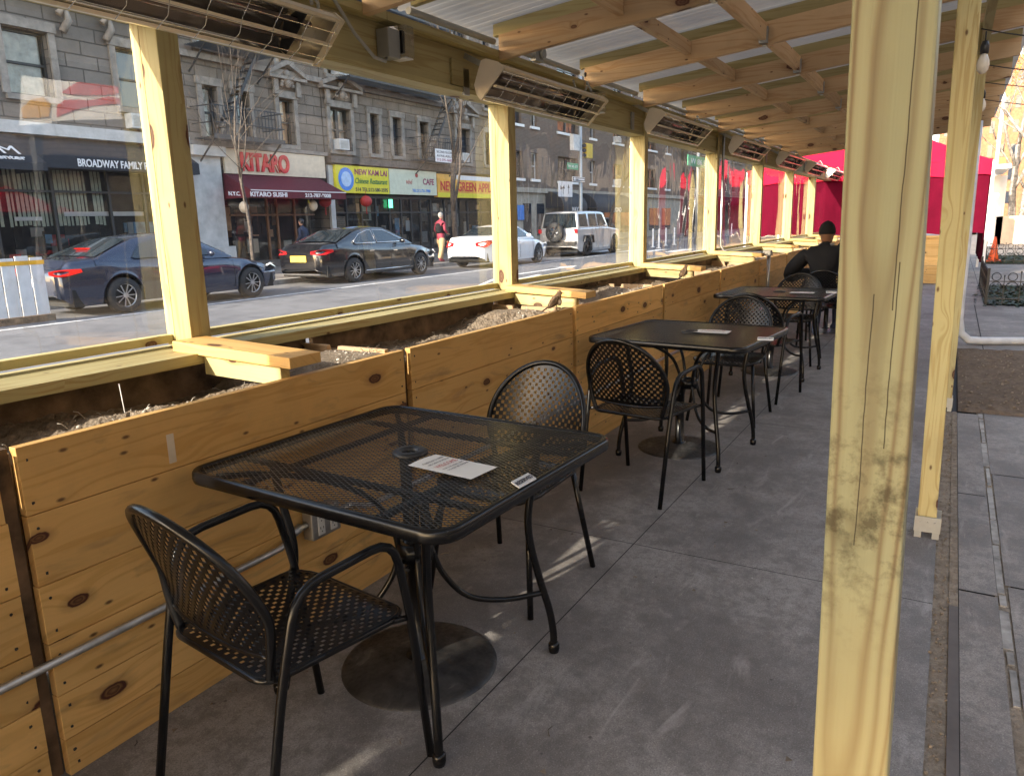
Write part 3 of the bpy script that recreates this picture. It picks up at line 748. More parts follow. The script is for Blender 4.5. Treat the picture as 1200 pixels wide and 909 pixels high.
# ------------------------------------------------------------------ electrical runs
def conduit(name, label, pts, r, mt, cat='conduit', couplings=()):
    m = MB(); m.tube(pts, r, 12)
    t = thing(name, label, cat, (0,0,0)); m.build('tube', mt, t)
    if couplings:
        for c, d in couplings:
            m = MB(); c, d = Vector(c), Vector(d).normalized(); m.cyl(c-d*.028, c+d*.028, r*1.35, 12); m.cyl(c-d*.014+Vector((0,0,-r*1.3)), c-d*.014+Vector((0,0,-r*1.9)), .003, 6)
            m.build('coupling', mt, t)
    return t
CY = 1.897
conduit('conduit', 'shiny steel conduit running low along the nearest planter to the outlet box', [(-.3,CY,.345),(1.60,CY,.350),(1.66,CY-.002,.352),(1.70,CY+.0,.368),(1.73,CY,.385),(1.785,CY,.388)], .0115, 'emt', couplings=(((1.44,CY,.350),(1,0,0)),((1.73,CY,.383),(.8,0,.25))))
conduit('conduit', 'steel conduit running low along the planters beyond the outlet box', [(1.93,CY,.388),(2.02,CY,.386),(2.08,CY,.36),(2.14,CY,.345),(9.2,CY,.34),(9.5,CY,.34)], .0115, 'emt', couplings=(((2.5,CY,.344),(1,0,0)),((4.9,CY,.344),(1,0,0))))
t = thing('outlet_box', 'grey metal box with two white duplex outlets on the planter under the nearest table', 'outlet', (1.786,1.868,.33))
m = MB(); m.box(0,.142,0,.05,0,.11); m.build('housing', 'steel_box', t, bevel=.006)
for k in range(2):
    m = MB(); m.box(.024+k*.062,.058+k*.062,-.004,-.0005,.014,.096); o = m.build('outlet', 'white_plastic', t, bevel=.003)
    m = MB()
    for zz in (.034,.074):
        for dx in (-.007,.007): m.box(.041+k*.062+dx-.0012,.041+k*.062+dx+.0012,-.0052,-.0042,zz+.002,zz+.011)
        m.cyl((.041+k*.062,-.0042,zz-.007),(.041+k*.062,-.0052,zz-.007),.0025,8)
    m.build('socket', 'ink', o)
# upright conduit that bends out over the planter (from the third gap to the floor run)
conduit('conduit', 'bright upright conduit bending from the roof beam out over the planter', [(9.17,2.41,2.36),(9.19,2.41,1.18),(9.19,2.405,1.08),(9.19,2.37,1.02),(9.20,2.30,.998),(9.21,1.90,.998)], .016, 'emt')
t = thing('conduit_box', 'small grey junction fitting on the lip of the planter with a pipe going down', 'junction box', (9.2,1.875,.99))
m = MB(); m.box(-.05,.05,-.06,.03,-.03,.035); m.build('housing', 'galv', t, bevel=.006)
m = MB(); m.tube([(0,-.03,-.03),(0,-.03,-.63)], .02, 10); m.build('pipe', 'emt', t)
m = MB(); m.box(-.035,.035,-.075,.0,-.72,-.60); m.build('lower_box', 'galv', t, bevel=.004)
# conduit along the top plate with junction boxes and flexible drops
m = MB()
tc = thing('conduit', 'grey conduit with junction boxes running along the top of the header', 'conduit', (0,0,0))
for a, b in ((-.5,3.1),(3.2,4.0),(4.14,5.15),(5.26,6.3),(6.5,9.0),(9.2,14.3)): m.tube([(a,2.395,2.435),(b,2.395,2.435)], .017, 10)
m.build('tube', 'grey_conduit', tc)
for i, x in enumerate([4.5, 2.15, 6.75, 9.15, 11.6, 14.0]):
    m = MB(); m.box(x-.05,x+.05,2.36,2.399,2.402,2.50); m.cyl((x+.02,2.358,2.45),(x+.02,2.335,2.45),.03,12); m.build('junction_box', 'grey_plastic', tc)
BX = [3.07+2.42*k for k in range(-1, 6)]
bl = ['grey plug box on the header between the first and second heater', 'grey plug box on the header between the second and third heater']
for k, x in enumerate(BX):
    px = (3.07, 5.42)
    if k == 0: lab = 'grey plug box on the header at the extreme left'
    elif k <= 2: lab = bl[k-1]
    else: lab = 'grey plug box on the header, number %s heater from the viewer beside it' % ['third','fourth','fifth','sixth'][k-3]
    x = [.6,3.03,5.42,7.8,10.2,12.6,15.0][k]
    t = thing('plug_box', lab, 'plug box', (x, 2.468, 2.20), 0, 'plug boxes on the header')
    m = MB(); m.box(0,.09,-.075,0,.0,.13); m.build('housing', 'grey_plastic', t, bevel=.005)
    m = MB(); m.box(.092,.165,-.10,-.005,.012,.155); m.build('cover', 'bulb_glass', t)
    m = MB(); m.box(.094,.16,-.096,-.01,.005,.011); m.box(.100,.15,-.012,-.008,.02,.14); m.build('cover_base', 'white_plastic', t)
    m = MB(); m.box(.092,.112,-.085,-.03,.03,.13); m.build('plug', 'black_iron', t)
    m = MB(); m.ell((.118,-.06,.10),.006,.016,.016,10,6); m.build('dial', 'white_plastic', t)
    m = MB(); m.tube([(.02,-.04,.0),(.0,-.05,-.02),(-.08,-.05,-.015),(-.22,-.06,.06),(-.36,-.075,.17)], .008, 8); m.build('flexible_drop', 'grey_conduit', t)

# ------------------------------------------------------------------ heaters
def heater():
    t = thing('patio_heater', '', 'heater', (0,0,0), 0, 'radiant heaters hung under the header'); L = 1.37
    # local: x along, opening faces down and towards -Y at 45 degrees. u = street edge (low), w = deck edge (high)
    u = Vector((0,0,0)); w = Vector((0,-.135,.135)); nrm = Vector((0,-.7071,-.7071)); bk = -nrm
    prof = [u, u+bk*.04, u+(w-u)*.25+bk*.075, u+(w-u)*.5+bk*.085, u+(w-u)*.75+bk*.075, w+bk*.04, w]
    m = MB(); vs = [];
    for x in (0, L): vs += [p+Vector((x,0,0)) for p in prof]
    n = len(prof); m.add(vs, [(i, i+1, n+i+1, n+i) for i in range(n-1)], smooth=True); m.build('reflector', 'reflector', t)
    m = MB(); vs = []
    pr2 = [p+bk*.008 for p in prof]; pr2[0] = prof[0]+Vector((0,.006,-.0)); pr2[-1] = prof[-1]+Vector((0,-.003,.008))
    for x in (0, L): vs += [p+Vector((x,0,0)) for p in pr2]
    m.add(vs, [(i, n+i, n+i+1, i+1) for i in range(n-1)], smooth=True); m.build('housing', 'beige_paint', t)
    m = MB()
    for p in (u, w): m.bar(p+Vector((0,0,0)), p+Vector((L,0,0)), .014, .012)
    m.bar(u+(w-u)*.5+nrm*.012, u+(w-u)*.5+nrm*.012+Vector((L,0,0)), .016, .010); m.build('opening_frame', 'heater_frame', t)
    for x, s in ((-.012, 1), (L, -1)):
        m = MB(); c = [u-(w-u)*.06, w+(w-u)*.06, w+(w-u)*.03+bk*.05, u+(w-u)*.86+bk*.115, u+(w-u)*.72+bk*.135, u+(w-u)*.58+bk*.125, u+(w-u)*.10+bk*.085, u-(w-u)*.03+bk*.04]
        m.prism([p+Vector((x,0,0)) for p in c], (.012,0,0)); e = m.build('end_cap', 'beige_paint' if s == 1 else 'heater_frame', t)
        if s == -1:
            b = MB(); b.prism([u+(w-u)*-.05+nrm*.004+Vector((x-.03,0,0)), w+(w-u)*.05+nrm*.004+Vector((x-.03,0,0)), w+(w-u)*.05+nrm*.004+Vector((x+.012,0,0)), u+(w-u)*-.05+nrm*.004+Vector((x+.012,0,0))], nrm*.003); b.build('end_strip', 'heater_frame', e)
    # two lamps
    for f in (.34, .68):
        c = u+(w-u)*f+bk*.035
        m = MB(); m.cyl(c+Vector((.07,0,0)), c+Vector((L-.10,0,0)), .013, 12); m.build('lamp_tube', 'quartz_tube', t)
    m = MB()
    m.prism([p+Vector((L-.17,0,0)) for p in (u+(w-u)*.04+bk*.004, w-(w-u)*.04+bk*.004, w+bk*.04, u+(w-u)*.5+bk*.082, u+bk*.04)], (.004,0,0)); m.build('inner_baffle', 'black_iron', t)
    # guard wires
    m = MB(); x = .09
    while x < L:
        m.tube([u+nrm*.012+Vector((x,0,0)), u+(w-u)*.3+nrm*.02+Vector((x+.012,0,0)), u+(w-u)*.6+nrm*.02+Vector((x-.006,0,0)), w+nrm*.012+Vector((x,0,0))], .0013, 5); x += .14
    for f in (.2,.5,.8): m.tube([u+(w-u)*f+nrm*.021+Vector((.01,0,0)), u+(w-u)*f+nrm*.021+Vector((L-.01,0,0))], .0011, 5)
    m.build('guard', 'chrome', t)
    m = MB()
    for x in (.16, L-.16):
        m = MB(); m.bar(u+(w-u)*.6+bk*.10+Vector((x,0,0)), Vector((x,.215,.27)), .03, .004, (1,0,0)); m.box(x-.03,x+.03,.205,.217,.06,.20); m.build('bracket', 'galv', t)
    m = MB(); m.tube([Vector((L-.06,-.05,.20)), Vector((L-.02,.0,.27)), Vector((L+.08,.05,.25)), Vector((L+.2,.15,.19))], .007, 8); m.build('cable', 'grey_conduit', t)
    return t
HX = [(1.02,2.05),(3.63,2.065),(6.22,2.105),(8.95,2.11),(11.6,2.11),(14.05,2.11),(16.5,2.11)]
hl = ['long radiant heater nearest the viewer, cut by the top edge of the view', 'second radiant heater with bare beige end cap above the second post', 'third radiant heater lit pale yellow inside', 'fourth radiant heater along the header', 'fifth radiant heater along the header', 'sixth radiant heater along the header', 'seventh and farthest radiant heater']
h0 = heater()
for i, (x, z) in enumerate(HX):
    h = h0 if i == 0 else copy_tree(h0)
    h.location = (x, 2.25, z); h['label'] = hl[i]
m = MB(); p = at(527, 68, Y=2.467); m.box(p.x, p.x+.30, 2.455, 2.469, 2.165, 2.30); tag(m.build('backing_board', 'olive_X'), 'small darker square board on the header behind the second heater end', 'board')

# ------------------------------------------------------------------ tables
TW, TD = .90, .94
def expanded(m, w, d, z, L=.030, Sx=.0150, st=.0012, th=.0016):
    """raised diamond mesh filling a rounded rectangle; long way of the diamonds along Y"""
    a, b = L/2, Sx/2; ia, ib = a-st*2.0, b-st
    nx = int(w/b); ny = int(d/a)
    for i in range(-nx//2, nx//2+1):
        for j in range(-ny//2, ny//2+1):
            if (i+j) % 2: continue
            x, y = i*b, j*a
            if abs(x) > w/2-b or abs(y) > d/2-a*.6: continue
            if abs(x) > w/2-.05 and abs(y) > d/2-.05 and math.hypot(abs(x)-w/2+.05, abs(y)-d/2+.05) > .05: continue
            o = [(x,y-a,z),(x+b,y,z),(x,y+a,z),(x-b,y,z)]; n = [(x,y-ia,z),(x+ib,y,z),(x,y+ia,z),(x-ib,y,z)]; k = [(p[0]*1.0,p[1],z-th) for p in n]
            m.add(o+n+k, [(0,1,5,4),(1,2,6,5),(2,3,7,6),(3,0,4,7),(4,5,9,8),(5,6,10,9),(6,7,11,10),(7,4,8,11)], rnd=.5)
def rrect(w, d, r, n=6):
    P = []
    for cx, cy, a0 in ((w/2-r,d/2-r,0),(-w/2+r,d/2-r,90),(-w/2+r,-d/2+r,180),(w/2-r,-d/2+r,270)):
        for k in range(n+1): a = R(a0+90*k/n); P.append((cx+r*math.cos(a), cy+r*math.sin(a)))
    return P
def smooth(pts, n=5):
    """Catmull-Rom through pts"""
    P = [Vector(p) for p in pts]; P = [P[0]*2-P[1]]+P+[P[-1]*2-P[-2]]; out = []
    for i in range(1, len(P)-2):
        for k in range(n):
            t = k/n; a, b, c, d = P[i-1], P[i], P[i+1], P[i+2]
            out.append(.5*((2*b)+(c-a)*t+(2*a-5*b+4*c-d)*t*t+(3*b-a-3*c+d)*t**3))
    return out+[P[-2]]
def make_table():
    t = thing('mesh_table', '', 'table', (0,0,0), 0, 'square black mesh tables along the planters')
    m = MB(); expanded(m, TW-.02, TD-.02, .741); m.build('mesh_top', 'mesh_metal', t)
    m = MB(); P = rrect(TW, TD, .07); n = len(P)
    prof = [(0,.712),(.003,.711),(.006,.722),(.005,.738),(0,.7445),(-.008,.7455),(-.016,.743),(-.017,.7385)]
    vs = []
    for (o, z) in prof:
        Q = rrect(TW+2*o, TD+2*o, max(.01,.07+o)); vs += [(x,y,z) for x, y in Q]
    m.add(vs, [(i*n+k, i*n+(k+1) % n, (i+1)*n+(k+1) % n, (i+1)*n+k) for i in range(len(prof)-1) for k in range(n)], smooth=True); m.build('rim', 'black_metal', t)
    m = MB(); m.lathe([(.026,.722),(.026,.748),(.034,.752),(.052,.750),(.055,.744),(.055,.738)], (0,.0,0), 28); m.build('parasol_ring', 'black_iron', t)
    for sx in (-1,1):
        for sy in (-1,1):
            k = lambda r, z: (sx*r*.707, sy*r*.707, z)
            m = MB(); m.tube(smooth([k(.40,.735),k(.385,.62),k(.365,.50),(sx*.262,sy*.262,.40),k(.40,.27),k(.43,.16),k(.443,.08),k(.445,.03)], 6), .0125, 10); m.lathe([(.0,0),(.016,0),(.019,.012),(.019,.03),(.014,.036),(0,.036)], k(.445,0), 12); m.build('leg', 'black_metal', t)
            m = MB(); m.tube(smooth([k(.56,.722),k(.40,.712),k(.24,.672),k(.12,.60),k(.065,.50),k(.05,.42)], 6), .0095, 8); m.build('arch', 'black_metal', t)
            m = MB(); m.tube(smooth([k(.05,.42),k(.085,.33),k(.16,.245),k(.28,.215),k(.415,.222)], 6), .0095, 8); m.build('brace', 'black_metal', t)
    m = MB()
    for sx in (-1, 1): m.bar((sx*.25,-TD/2+.03,.728), (sx*.25,TD/2-.03,.728), .02, .012); m.bar((-TW/2+.03,sx*.25,.728), (TW/2-.03,sx*.25,.728), .02, .012)
    m.build('under_rail', 'black_metal', t)
    m = MB(); m.lathe([(.036,.40),(.058,.40),(.058,.455),(.036,.455),(.036,.40)], (0,0,0), 20); m.build('hub', 'black_metal', t)
    return t
t0 = make_table()
TPOS = [(1.735,1.375,R(-2.5)),(4.44,1.33,R(-5)),(7.12,1.32,R(-4)),(9.95,1.22,R(-3))]
tl = ['nearest black mesh table with a parasol hole and a leaflet beside it', 'second black mesh table down the row, glossy with a leaflet and a sparrow behind', 'third black mesh table, in front of the person in black', 'farthest black mesh table where the person in black sits']
for i, (x, y, a) in enumerate(TPOS):
    t = t0 if i == 0 else copy_tree(t0)
    t.location = (x, y, 0); t.rotation_euler = (0,0,a); t['label'] = tl[i]
bl = ['round black parasol stand worn at its edge under the nearest table', 'round black parasol stand under the second table', 'round black parasol stand under the third table', 'round black parasol stand under the farthest table']
for i, (x, y, a) in enumerate(TPOS):
    if i == 0:
        b0 = b = thing('parasol_base', bl[0], 'parasol stand', (1.77,1.41,0), 0, 'parasol stands under the tables')
        m = MB(); m.lathe([(0,.034),(.04,.034),(.10,.030),(.18,.020),(.235,.010),(.252,.006),(.256,0)], n=56); m.build('plate', 'base_metal', b)
        m = MB(); m.lathe([(.045,.03),(.042,.04),(.027,.045),(.027,.40),(.030,.40),(.030,.43),(0,.43)], n=20); m.build('tube', 'black_metal', b)
        m = MB(); m.tube([(-.03,0,.36),(-.055,0,.36)], .004, 6); m.tube([(-.055,-.02,.36),(-.055,.02,.36)], .005, 6); m.build('screw_handle', 'black_iron', b)
    else:
        b = copy_tree(b0); b['label'] = bl[i]; b.location = (x+.03, y+.06, 0)
# leaflets and reserved plaques
def leaflet(x, y, rzv, w, d, label, lines=True, z=.7485):
    t = thing('leaflet', label, 'leaflet', (x,y,z), rzv, 'leaflets on the tables')
    n = 8; vs = [(-w/2+w*i/n, -d/2+d*j, .0015+.003*math.sin(i*.4)*(j)) for i in range(n+1) for j in (0,1)]
    m = MB(); m.add(vs, [(2*i,2*i+2,2*i+3,2*i+1) for i in range(n)]); m.build('sheet', 'paper', t)
    FL = frame3((1,0,0),(0,1,0))
    if lines:
        for k, (tx, sz, mt, yy) in enumerate((("PLEASE SCAN TO ORDER", .014, 'ink', .052),("AND CHECK IN WITH US", .012, 'ink', .034),("WELCOME", .026, 'red_ink', .004),("FOR THE MENU AND", .011, 'ink', -.016),("TO PAY BY PHONE", .011, 'ink', -.032))):
            text('print', tx, sz, Vector((0,yy*1.1+.01,.0058)), FL, mt, t, ext=.0001, align='CENTER', width=w*.72)
    return t
p = at(530,548,Z=.742); q = at(508,536.5,Z=.742); 
def quadpose(a, b, c, Z):
    """pose and size from three measured corners: a->b long side, b->c short side"""
    a, b, c = at(*a, Z=Z), at(*b, Z=Z), at(*c, Z=Z); return a, b, c
A, B, C_ = quadpose((479.5,546.5),(512,533.5),(582,549.5), .745)
cx = (A+C_)/2; d1 = B-A; d2 = C_-B
leaflet(cx.x, cx.y, math.atan2(d1.y, d1.x), d1.length, d2.length, 'white printed leaflet saying welcome beside the parasol hole of the nearest table')
A, B, C_ = quadpose((799,387),(812,386),(871,393), .745); cx = (A+C_)/2
leaflet(cx.x+.02, cx.y, R(-90), .20, .12, 'pale leaflet on the second table seen nearly edge on', z=.7485)
A = at(940,343.5,Z=.745); leaflet(A.x, A.y, R(-90), .20, .12, 'pale leaflet on the third table in front of the person in black')
def plaque(px, py, rzv, label):
    p = at(px, py, Z=.75); t = thing('table_sign', label, 'plaque', (p.x, p.y, .7485), rzv, 'small white plaques on the table corners')
    m = MB(); m.prism([(-.042,-.013,0),(.042,-.013,0),(.042,.012,.010),(-.042,.012,.010)], (0,.002,.0035)); m.build('plate', 'white_plastic', t)
    text('print', 'RESERVED', .017, Vector((0,-.006,.0068)), frame3((1,0,0),(0,1,.40)), 'ink', t, ext=.0002, bold=.0004, align='CENTER')
pa, pb_ = at(602,571,Z=.75), at(624,559,Z=.75)
plaque(614, 565, math.atan2(pb_.y-pa.y, pb_.x-pa.x), 'small white plaque near the right corner of the nearest table')
plaque(897, 398, R(-80), 'small white plaque on the corner of the second table')
plaque(974, 343, R(-80), 'small white plaque on the corner of the third table')

# ------------------------------------------------------------------ chairs
def perf(m, fn, u0, u1, v0, v1, inside, b=.0125, s=.0030):
    def lines(a, c):
        L = [a]; k = 0
        while L[-1] < c: L.append(L[-1]+(b if k % 2 == 0 else s)); k += 1
        return L
    U, V = lines(u0, u1), lines(v0, v1); idx = {}; vs = []; fs = []
    def vid(i, j):
        if (i, j) not in idx: idx[(i, j)] = len(vs); vs.append(fn(U[i], V[j]))
        return idx[(i, j)]
    for i in range(len(U)-1):
        for j in range(len(V)-1):
            uc, vc = (U[i]+U[i+1])/2, (V[j]+V[j+1])/2
            if not inside(uc, vc): continue
            if i % 2 == 0 and j % 2 == 0 and (i//2+j//2) % 2 == 0 and inside(uc, vc, .012): continue
            fs.append((vid(i,j), vid(i+1,j), vid(i+1,j+1), vid(i,j+1)))
    m.add(vs, fs, rnd=.5, smooth=False)
def fillet(pts, r, n=4):
    P = [Vector(p) for p in pts]; out = [P[0]]
    for a, b, c in zip(P, P[1:], P[2:]):
        u, v = (a-b).normalized(), (c-b).normalized(); k = min(r, (a-b).length*.45, (c-b).length*.45)
        p, q = b+u*k, b+v*k
        for i in range(n+1): t = i/n; out.append(p*(1-t)**2 + b*2*t*(1-t) + q*t*t)
    return out+[P[-1]]
HH = .395
def hoopw(h):
    """half width of the back at height h above the seat (0..0.42)"""
    t = h/HH
    if t < .42: return .19+.035*math.sin(t/.42*math.pi/2)
    return .225*math.sqrt(max(0, 1-((t-.42)/.58)**2))
def backpt(y, h, extra=0): return (-.195-.13*h/HH*1.05+.10*(y/.22)**2*.4*min(1,h/.15) - extra, y, .445+h)
def make_chair(arms):
    t = thing('patio_chair', '', 'chair', (0,0,0), 0, 'black perforated metal chairs at the tables')
    m = MB(); hw = [HH*f/.42 for f in (0,.02,.05,.09,.13,.17,.21,.25,.29,.33,.365,.39,.408,.417)]
    pts = [backpt(-hoopw(h), h) for h in hw]+[backpt(0,HH)]+[backpt(hoopw(h), h) for h in hw[::-1]]
    m.tube(smooth(pts, 2), .0115, 10); m.build('back_frame', 'black_metal', t)
    m = MB()
    ins = lambda y, h, e=0: .055+e < h and abs(y)+e < hoopw(min(HH-.0001, h)) - (0 if e == 0 else 0) and h < HH-.002-e
    perf(m, lambda y, h: backpt(y, h), -.232, .232, .05, HH+.005, ins)
    o = m.build('backrest', 'black_metal', t); so = o.modifiers.new('s', 'SOLIDIFY'); so.thickness = .0022; so.offset = 0
    m = MB(); m.tube(smooth([backpt(-hoopw(.06),.06), backpt(-.1,.045), backpt(0,.04), backpt(.1,.045), backpt(hoopw(.06),.06)], 4), .006, 8); m.build('lower_rail', 'black_metal', t)
    # seat: dished, rounded at the front
    def seatz(x, y): return .448-.012*(1-(y/.22)**2)*(1-((x)/.24)**2)-.02*max(0,(x-.15)/.07)**2
    def sin_(x, y, e=0):
        r = .09 if x > 0 else .05; X, Y = abs(x)-(.215-r), abs(y)-(.222-.02*(x<0)*(-x/.2)-r)
        return (max(X,0)**2+max(Y,0)**2)**.5 + min(max(X,Y),0) < r-e
    m = MB(); perf(m, lambda x, y: (x, y, seatz(x, y)), -.215, .216, -.222, .223, sin_)
    o = m.build('seat', 'black_metal', t); so = o.modifiers.new('s', 'SOLIDIFY'); so.thickness = .0022; so.offset = 0
    P = []
    for cx, cy, a0, r in ((.125,.132,0,.09),(-.165,.150,90,.05),(-.165,-.150,180,.05),(.125,-.132,270,.09)):
        for k in range(6): a = R(a0+90*k/5); P.append((cx+r*math.cos(a), cy+r*math.sin(a)))
    m = MB(); m.tube([(x, y, seatz(x,y)-.006) for x, y in P], .0085, 8, closed=True); m.build('seat_frame', 'black_metal', t)
    for s in (-1, 1):
        if arms:
            m = MB(); m.tube(fillet([(-.285,s*.235,.0),(-.205,s*.238,.42),(-.150,s*.246,.655),(.135,s*.248,.672),(.185,s*.24,.45),(.235,s*.237,.0)], .07), .0115, 10); m.build('side_frame', 'black_metal', t)
            m = MB(); m.cyl((.176,s*.238,.44),(.12,s*.205,.435),.008,8); m.build('bracket', 'black_metal', t); m = MB(); m.cyl((-.19,s*.237,.44),(-.15,s*.19,.44),.008,8); m.build('bracket', 'black_metal', t)
        else:
            for x0, x1 in ((.155,.225),(-.185,-.275)):
                m = MB(); m.tube([(x0,s*.19,.44),((x0+x1)/2,s*.212,.22),(x1,s*.235,.0)], .0115, 10); m.build('leg', 'black_metal', t)
    return t
ca, cb = make_chair(True), make_chair(False)
CH_ = [(1.228,1.385,R(-8),1,'nearest armchair of black perforated metal, at the left of the first table, seen from behind'),
 (2.42,1.44,R(177),0,'armless black perforated chair facing the viewer at the far side of the nearest table'),
 (3.73,1.345,R(-8),1,'black perforated armchair seen from behind at the near side of the second table'),
 (5.34,1.30,R(179),0,'armless black perforated chair facing the viewer behind the second table'),
 (6.17,1.25,R(-10),1,'black perforated armchair at the near side of the third table, mostly behind another chair'),
 (7.74,1.30,R(178),0,'armless black perforated chair facing the viewer behind the third table'),
 (8.86,1.14,R(-2),1,'black perforated armchair in which the person in the black coat sits'),
 (10.75,.95,R(172),0,'farthest black chair in which the brown haired person sits')]
used = set()
for x, y, a, arms, lab in CH_:
    src = ca if arms else cb
    c = src if src.name not in used else copy_tree(src)
    used.add(src.name); c.location = (x, y, 0); c.rotation_euler = (0,0,a); c['label'] = lab

# ------------------------------------------------------------------ people
def skin(name, J, E_, mt, parent, root=0, sub=2):
    me = bpy.data.meshes.new(name); me.from_pydata([j[0] for j in J], E_, [])
    o = bpy.data.objects.new(name, me); COL.objects.link(o); o.parent = parent
    sk = o.modifiers.new('skin', 'SKIN'); sk.use_smooth_shade = True
    if not me.skin_vertices: me.skin_vertices.new() if hasattr(me.skin_vertices, 'new') else None
    if me.skin_vertices:
        for v, j in zip(me.skin_vertices[0].data, J): v.radius = j[1] if isinstance(j[1], tuple) else (j[1], j[1]); v.use_root = False
        me.skin_vertices[0].data[root].use_root = True
    sb = o.modifiers.new('sub', 'SUBSURF'); sb.levels = sub; sb.render_levels = sub
    me.materials.append(M[mt]); return o
def hand(parent, p, d, up, mt, s=1.0):
    """palm with four fingers and a thumb, pointing along d"""
    p, d, up = Vector(p), Vector(d).normalized(), Vector(up).normalized(); sd = d.cross(up).normalized()
    m = MB(); rot = Matrix((d, sd, up)).transposed()
    m.ell(p+d*.045*s, .050*s, .040*s, .016*s, 12, 8, rot)
    for k, (o, L) in enumerate(((-.030,.068),(-.010,.078),(.010,.073),(.029,.058))):
        a = p+d*.08*s+sd*o*s; m.tube([a, a+d*L*.45*s-up*.004*s, a+d*L*.8*s-up*.018*s, a+d*L*.95*s-up*.034*s], [.009*s,.0085*s,.0075*s,.005*s], 8)
    a = p+d*.02*s-sd*.035*s; m.tube([a, a+d*.03*s-sd*.022*s, a+d*.062*s-sd*.028*s-up*.01*s], [.012*s,.010*s,.007*s], 8)
    return m.build('hand', mt, parent)
def head(parent, p, yaw, skinmt, hairmt, hat=None, s=1.0):
    rot = Matrix.Rotation(yaw, 3, 'Z'); p = Vector(p)
    T = lambda v: p + rot @ (Vector(v)*s)
    m = MB()
    rings = [(-.115,.030,.028,.018),(-.10,.045,.050,.012),(-.07,.062,.060,.004),(-.03,.074,.068,0),(.01,.082,.073,-.002),(.05,.084,.074,-.006),(.085,.070,.062,-.010),(.108,.040,.036,-.012),(.115,.008,.008,-.012)]
    n = 18; vs = []
    for z, rx, ry, ox in rings: vs += [T((ox+rx*1.12*math.cos(2*math.pi*k/n), ry*math.sin(2*math.pi*k/n), z)) for k in range(n)]
    m.add(vs, [(i*n+k, i*n+(k+1) % n, (i+1)*n+(k+1) % n, (i+1)*n+k) for i in range(len(rings)-1) for k in range(n)], smooth=True)
    m.prism([T((.086,-.012,-.03)),T((.086,.012,-.03)),T((.088,.004,.02)),T((.088,-.004,.02))], rot @ Vector((.02*s,0,-.006*s)))
    for sy in (-1, 1): m.ell(T((-.004,sy*.076,-.005)), .018*s, .008*s, .030*s, 8, 6, rot)
    h = m.build('head', skinmt, parent)
    m = MB()
    for sy in (-1, 1): m.ell(T((.080,sy*.030,.006)), .007*s, .011*s, .006*s, 8, 6, rot)
    m.build('eye', 'black_iron', h)
    m = MB(); m.ell(T((.078,0,-.058)), .008*s, .022*s, .005*s, 8, 6, rot); m.build('mouth', 'red_ink', h)
    m = MB(); vs = []; hr = [(-.06,.90,.88),(-.01,1.10,1.10),(.04,1.13,1.14),(.09,1.12,1.14),(.12,.80,.8),(.134,.12,.12)]
    hs = {-.06:(.072,.066),-.01:(.082,.073),.04:(.084,.074),.09:(.068,.060),.12:(.052,.048),.134:(.05,.05)}
    if hat:
        for z, a, b in hr[1:]: rx, ry = hs[z]; vs += [T((-.008+rx*1.12*a*math.cos(2*math.pi*k/n), ry*b*math.sin(2*math.pi*k/n), z)) for k in range(n)]
        m.add(vs, [(i*n+k, i*n+(k+1) % n, (i+1)*n+(k+1) % n, (i+1)*n+k) for i in range(4) for k in range(n)], smooth=True)
        for k in range(n): a = 2*math.pi*k/n; m.ell(T((-.008+.090*math.cos(a), .078*math.sin(a), .012)), .010*s, .010*s, .022*s, 6, 4)
        m.build('beanie', hat, h)
    else:
        for z, a, b in hr:
            rx, ry = hs[z]
            for k in range(n):
                c = math.cos(2*math.pi*k/n); lim = 1 if (c < .35 or z > .05) else .82
                vs.append(T((-.010+rx*1.12*a*c*lim, ry*b*math.sin(2*math.pi*k/n), z)))
        m.add(vs, [(i*n+k, i*n+(k+1) % n, (i+1)*n+(k+1) % n, (i+1)*n+k) for i in range(5) for k in range(n)], smooth=True); m.build('hair', hairmt, h)
    return h
def seated(name_label, loc, yaw, coat, legs, skinmt, hairmt, hat=None, bulk=1.0, elbow=.0, table=.74):
    t = thing('person', name_label, 'person', loc, yaw)
    B = bulk
    J = [((0,0,.53),(.15*B,.17*B)),((-.02,0,.66),(.14*B,.19*B)),((-.03,0,.82),(.135*B,.21*B)),((-.01,0,.97),(.12*B,.20*B)),((.01,0,1.06),(.075,.10)),((.03,0,1.13),(.052,.055)),
         ((.0,.17*B,1.0),.095*B),((.02,-.17*B,1.0),.095*B),((.05,.31*B+elbow*.5,.83),.085*B),((.05,-.30*B,.84),.085*B),((.16,.34*B+elbow,.70+elbow*.3),.075*B),((.16,-.33*B,.74),.072*B),((.36,.22,table+.04),.052),((.36,-.20,table+.04),.052)]
    E_ = [(0,1),(1,2),(2,3),(3,4),(4,5),(3,6),(3,7),(6,8),(7,9),(8,10),(9,11),(10,12),(11,13)]
    skin('body', J, E_, coat, t)
    for s in (-1, 1):
        L = [((0.02,s*.09,.53),.09),((.25,s*.12,.53),.085),((.45,s*.14,.51),.068),((.47,s*.14,.30),.055),((.46,s*.14,.10),.042),((.47,s*.14,.055),.042),((.60,s*.15,.04),.036)]
        skin('trouser_leg', L, [(k,k+1) for k in range(6)], legs, t, sub=1)
        hand(t, (.39,s*.21,table+.045), (1,-s*.6,-.05), (0,0,1), skinmt)
    head(t, (.05,0,1.215), 0, skinmt, hairmt, hat)
    m = MB(); m.tube([(.03+.062*math.cos(a), .07*math.sin(a), 1.093) for a in [2*math.pi*k/14 for k in range(14)]], .013, 8, closed=True); m.build('collar', 'collar', t)
    return t
seated('person in a black coat and black knitted hat sitting with the back to the viewer', (8.95,1.20,0), R(-3), 'coat_black', 'jeans', 'skin_dark', 'black_iron', 'beanie', 1.02, .06)
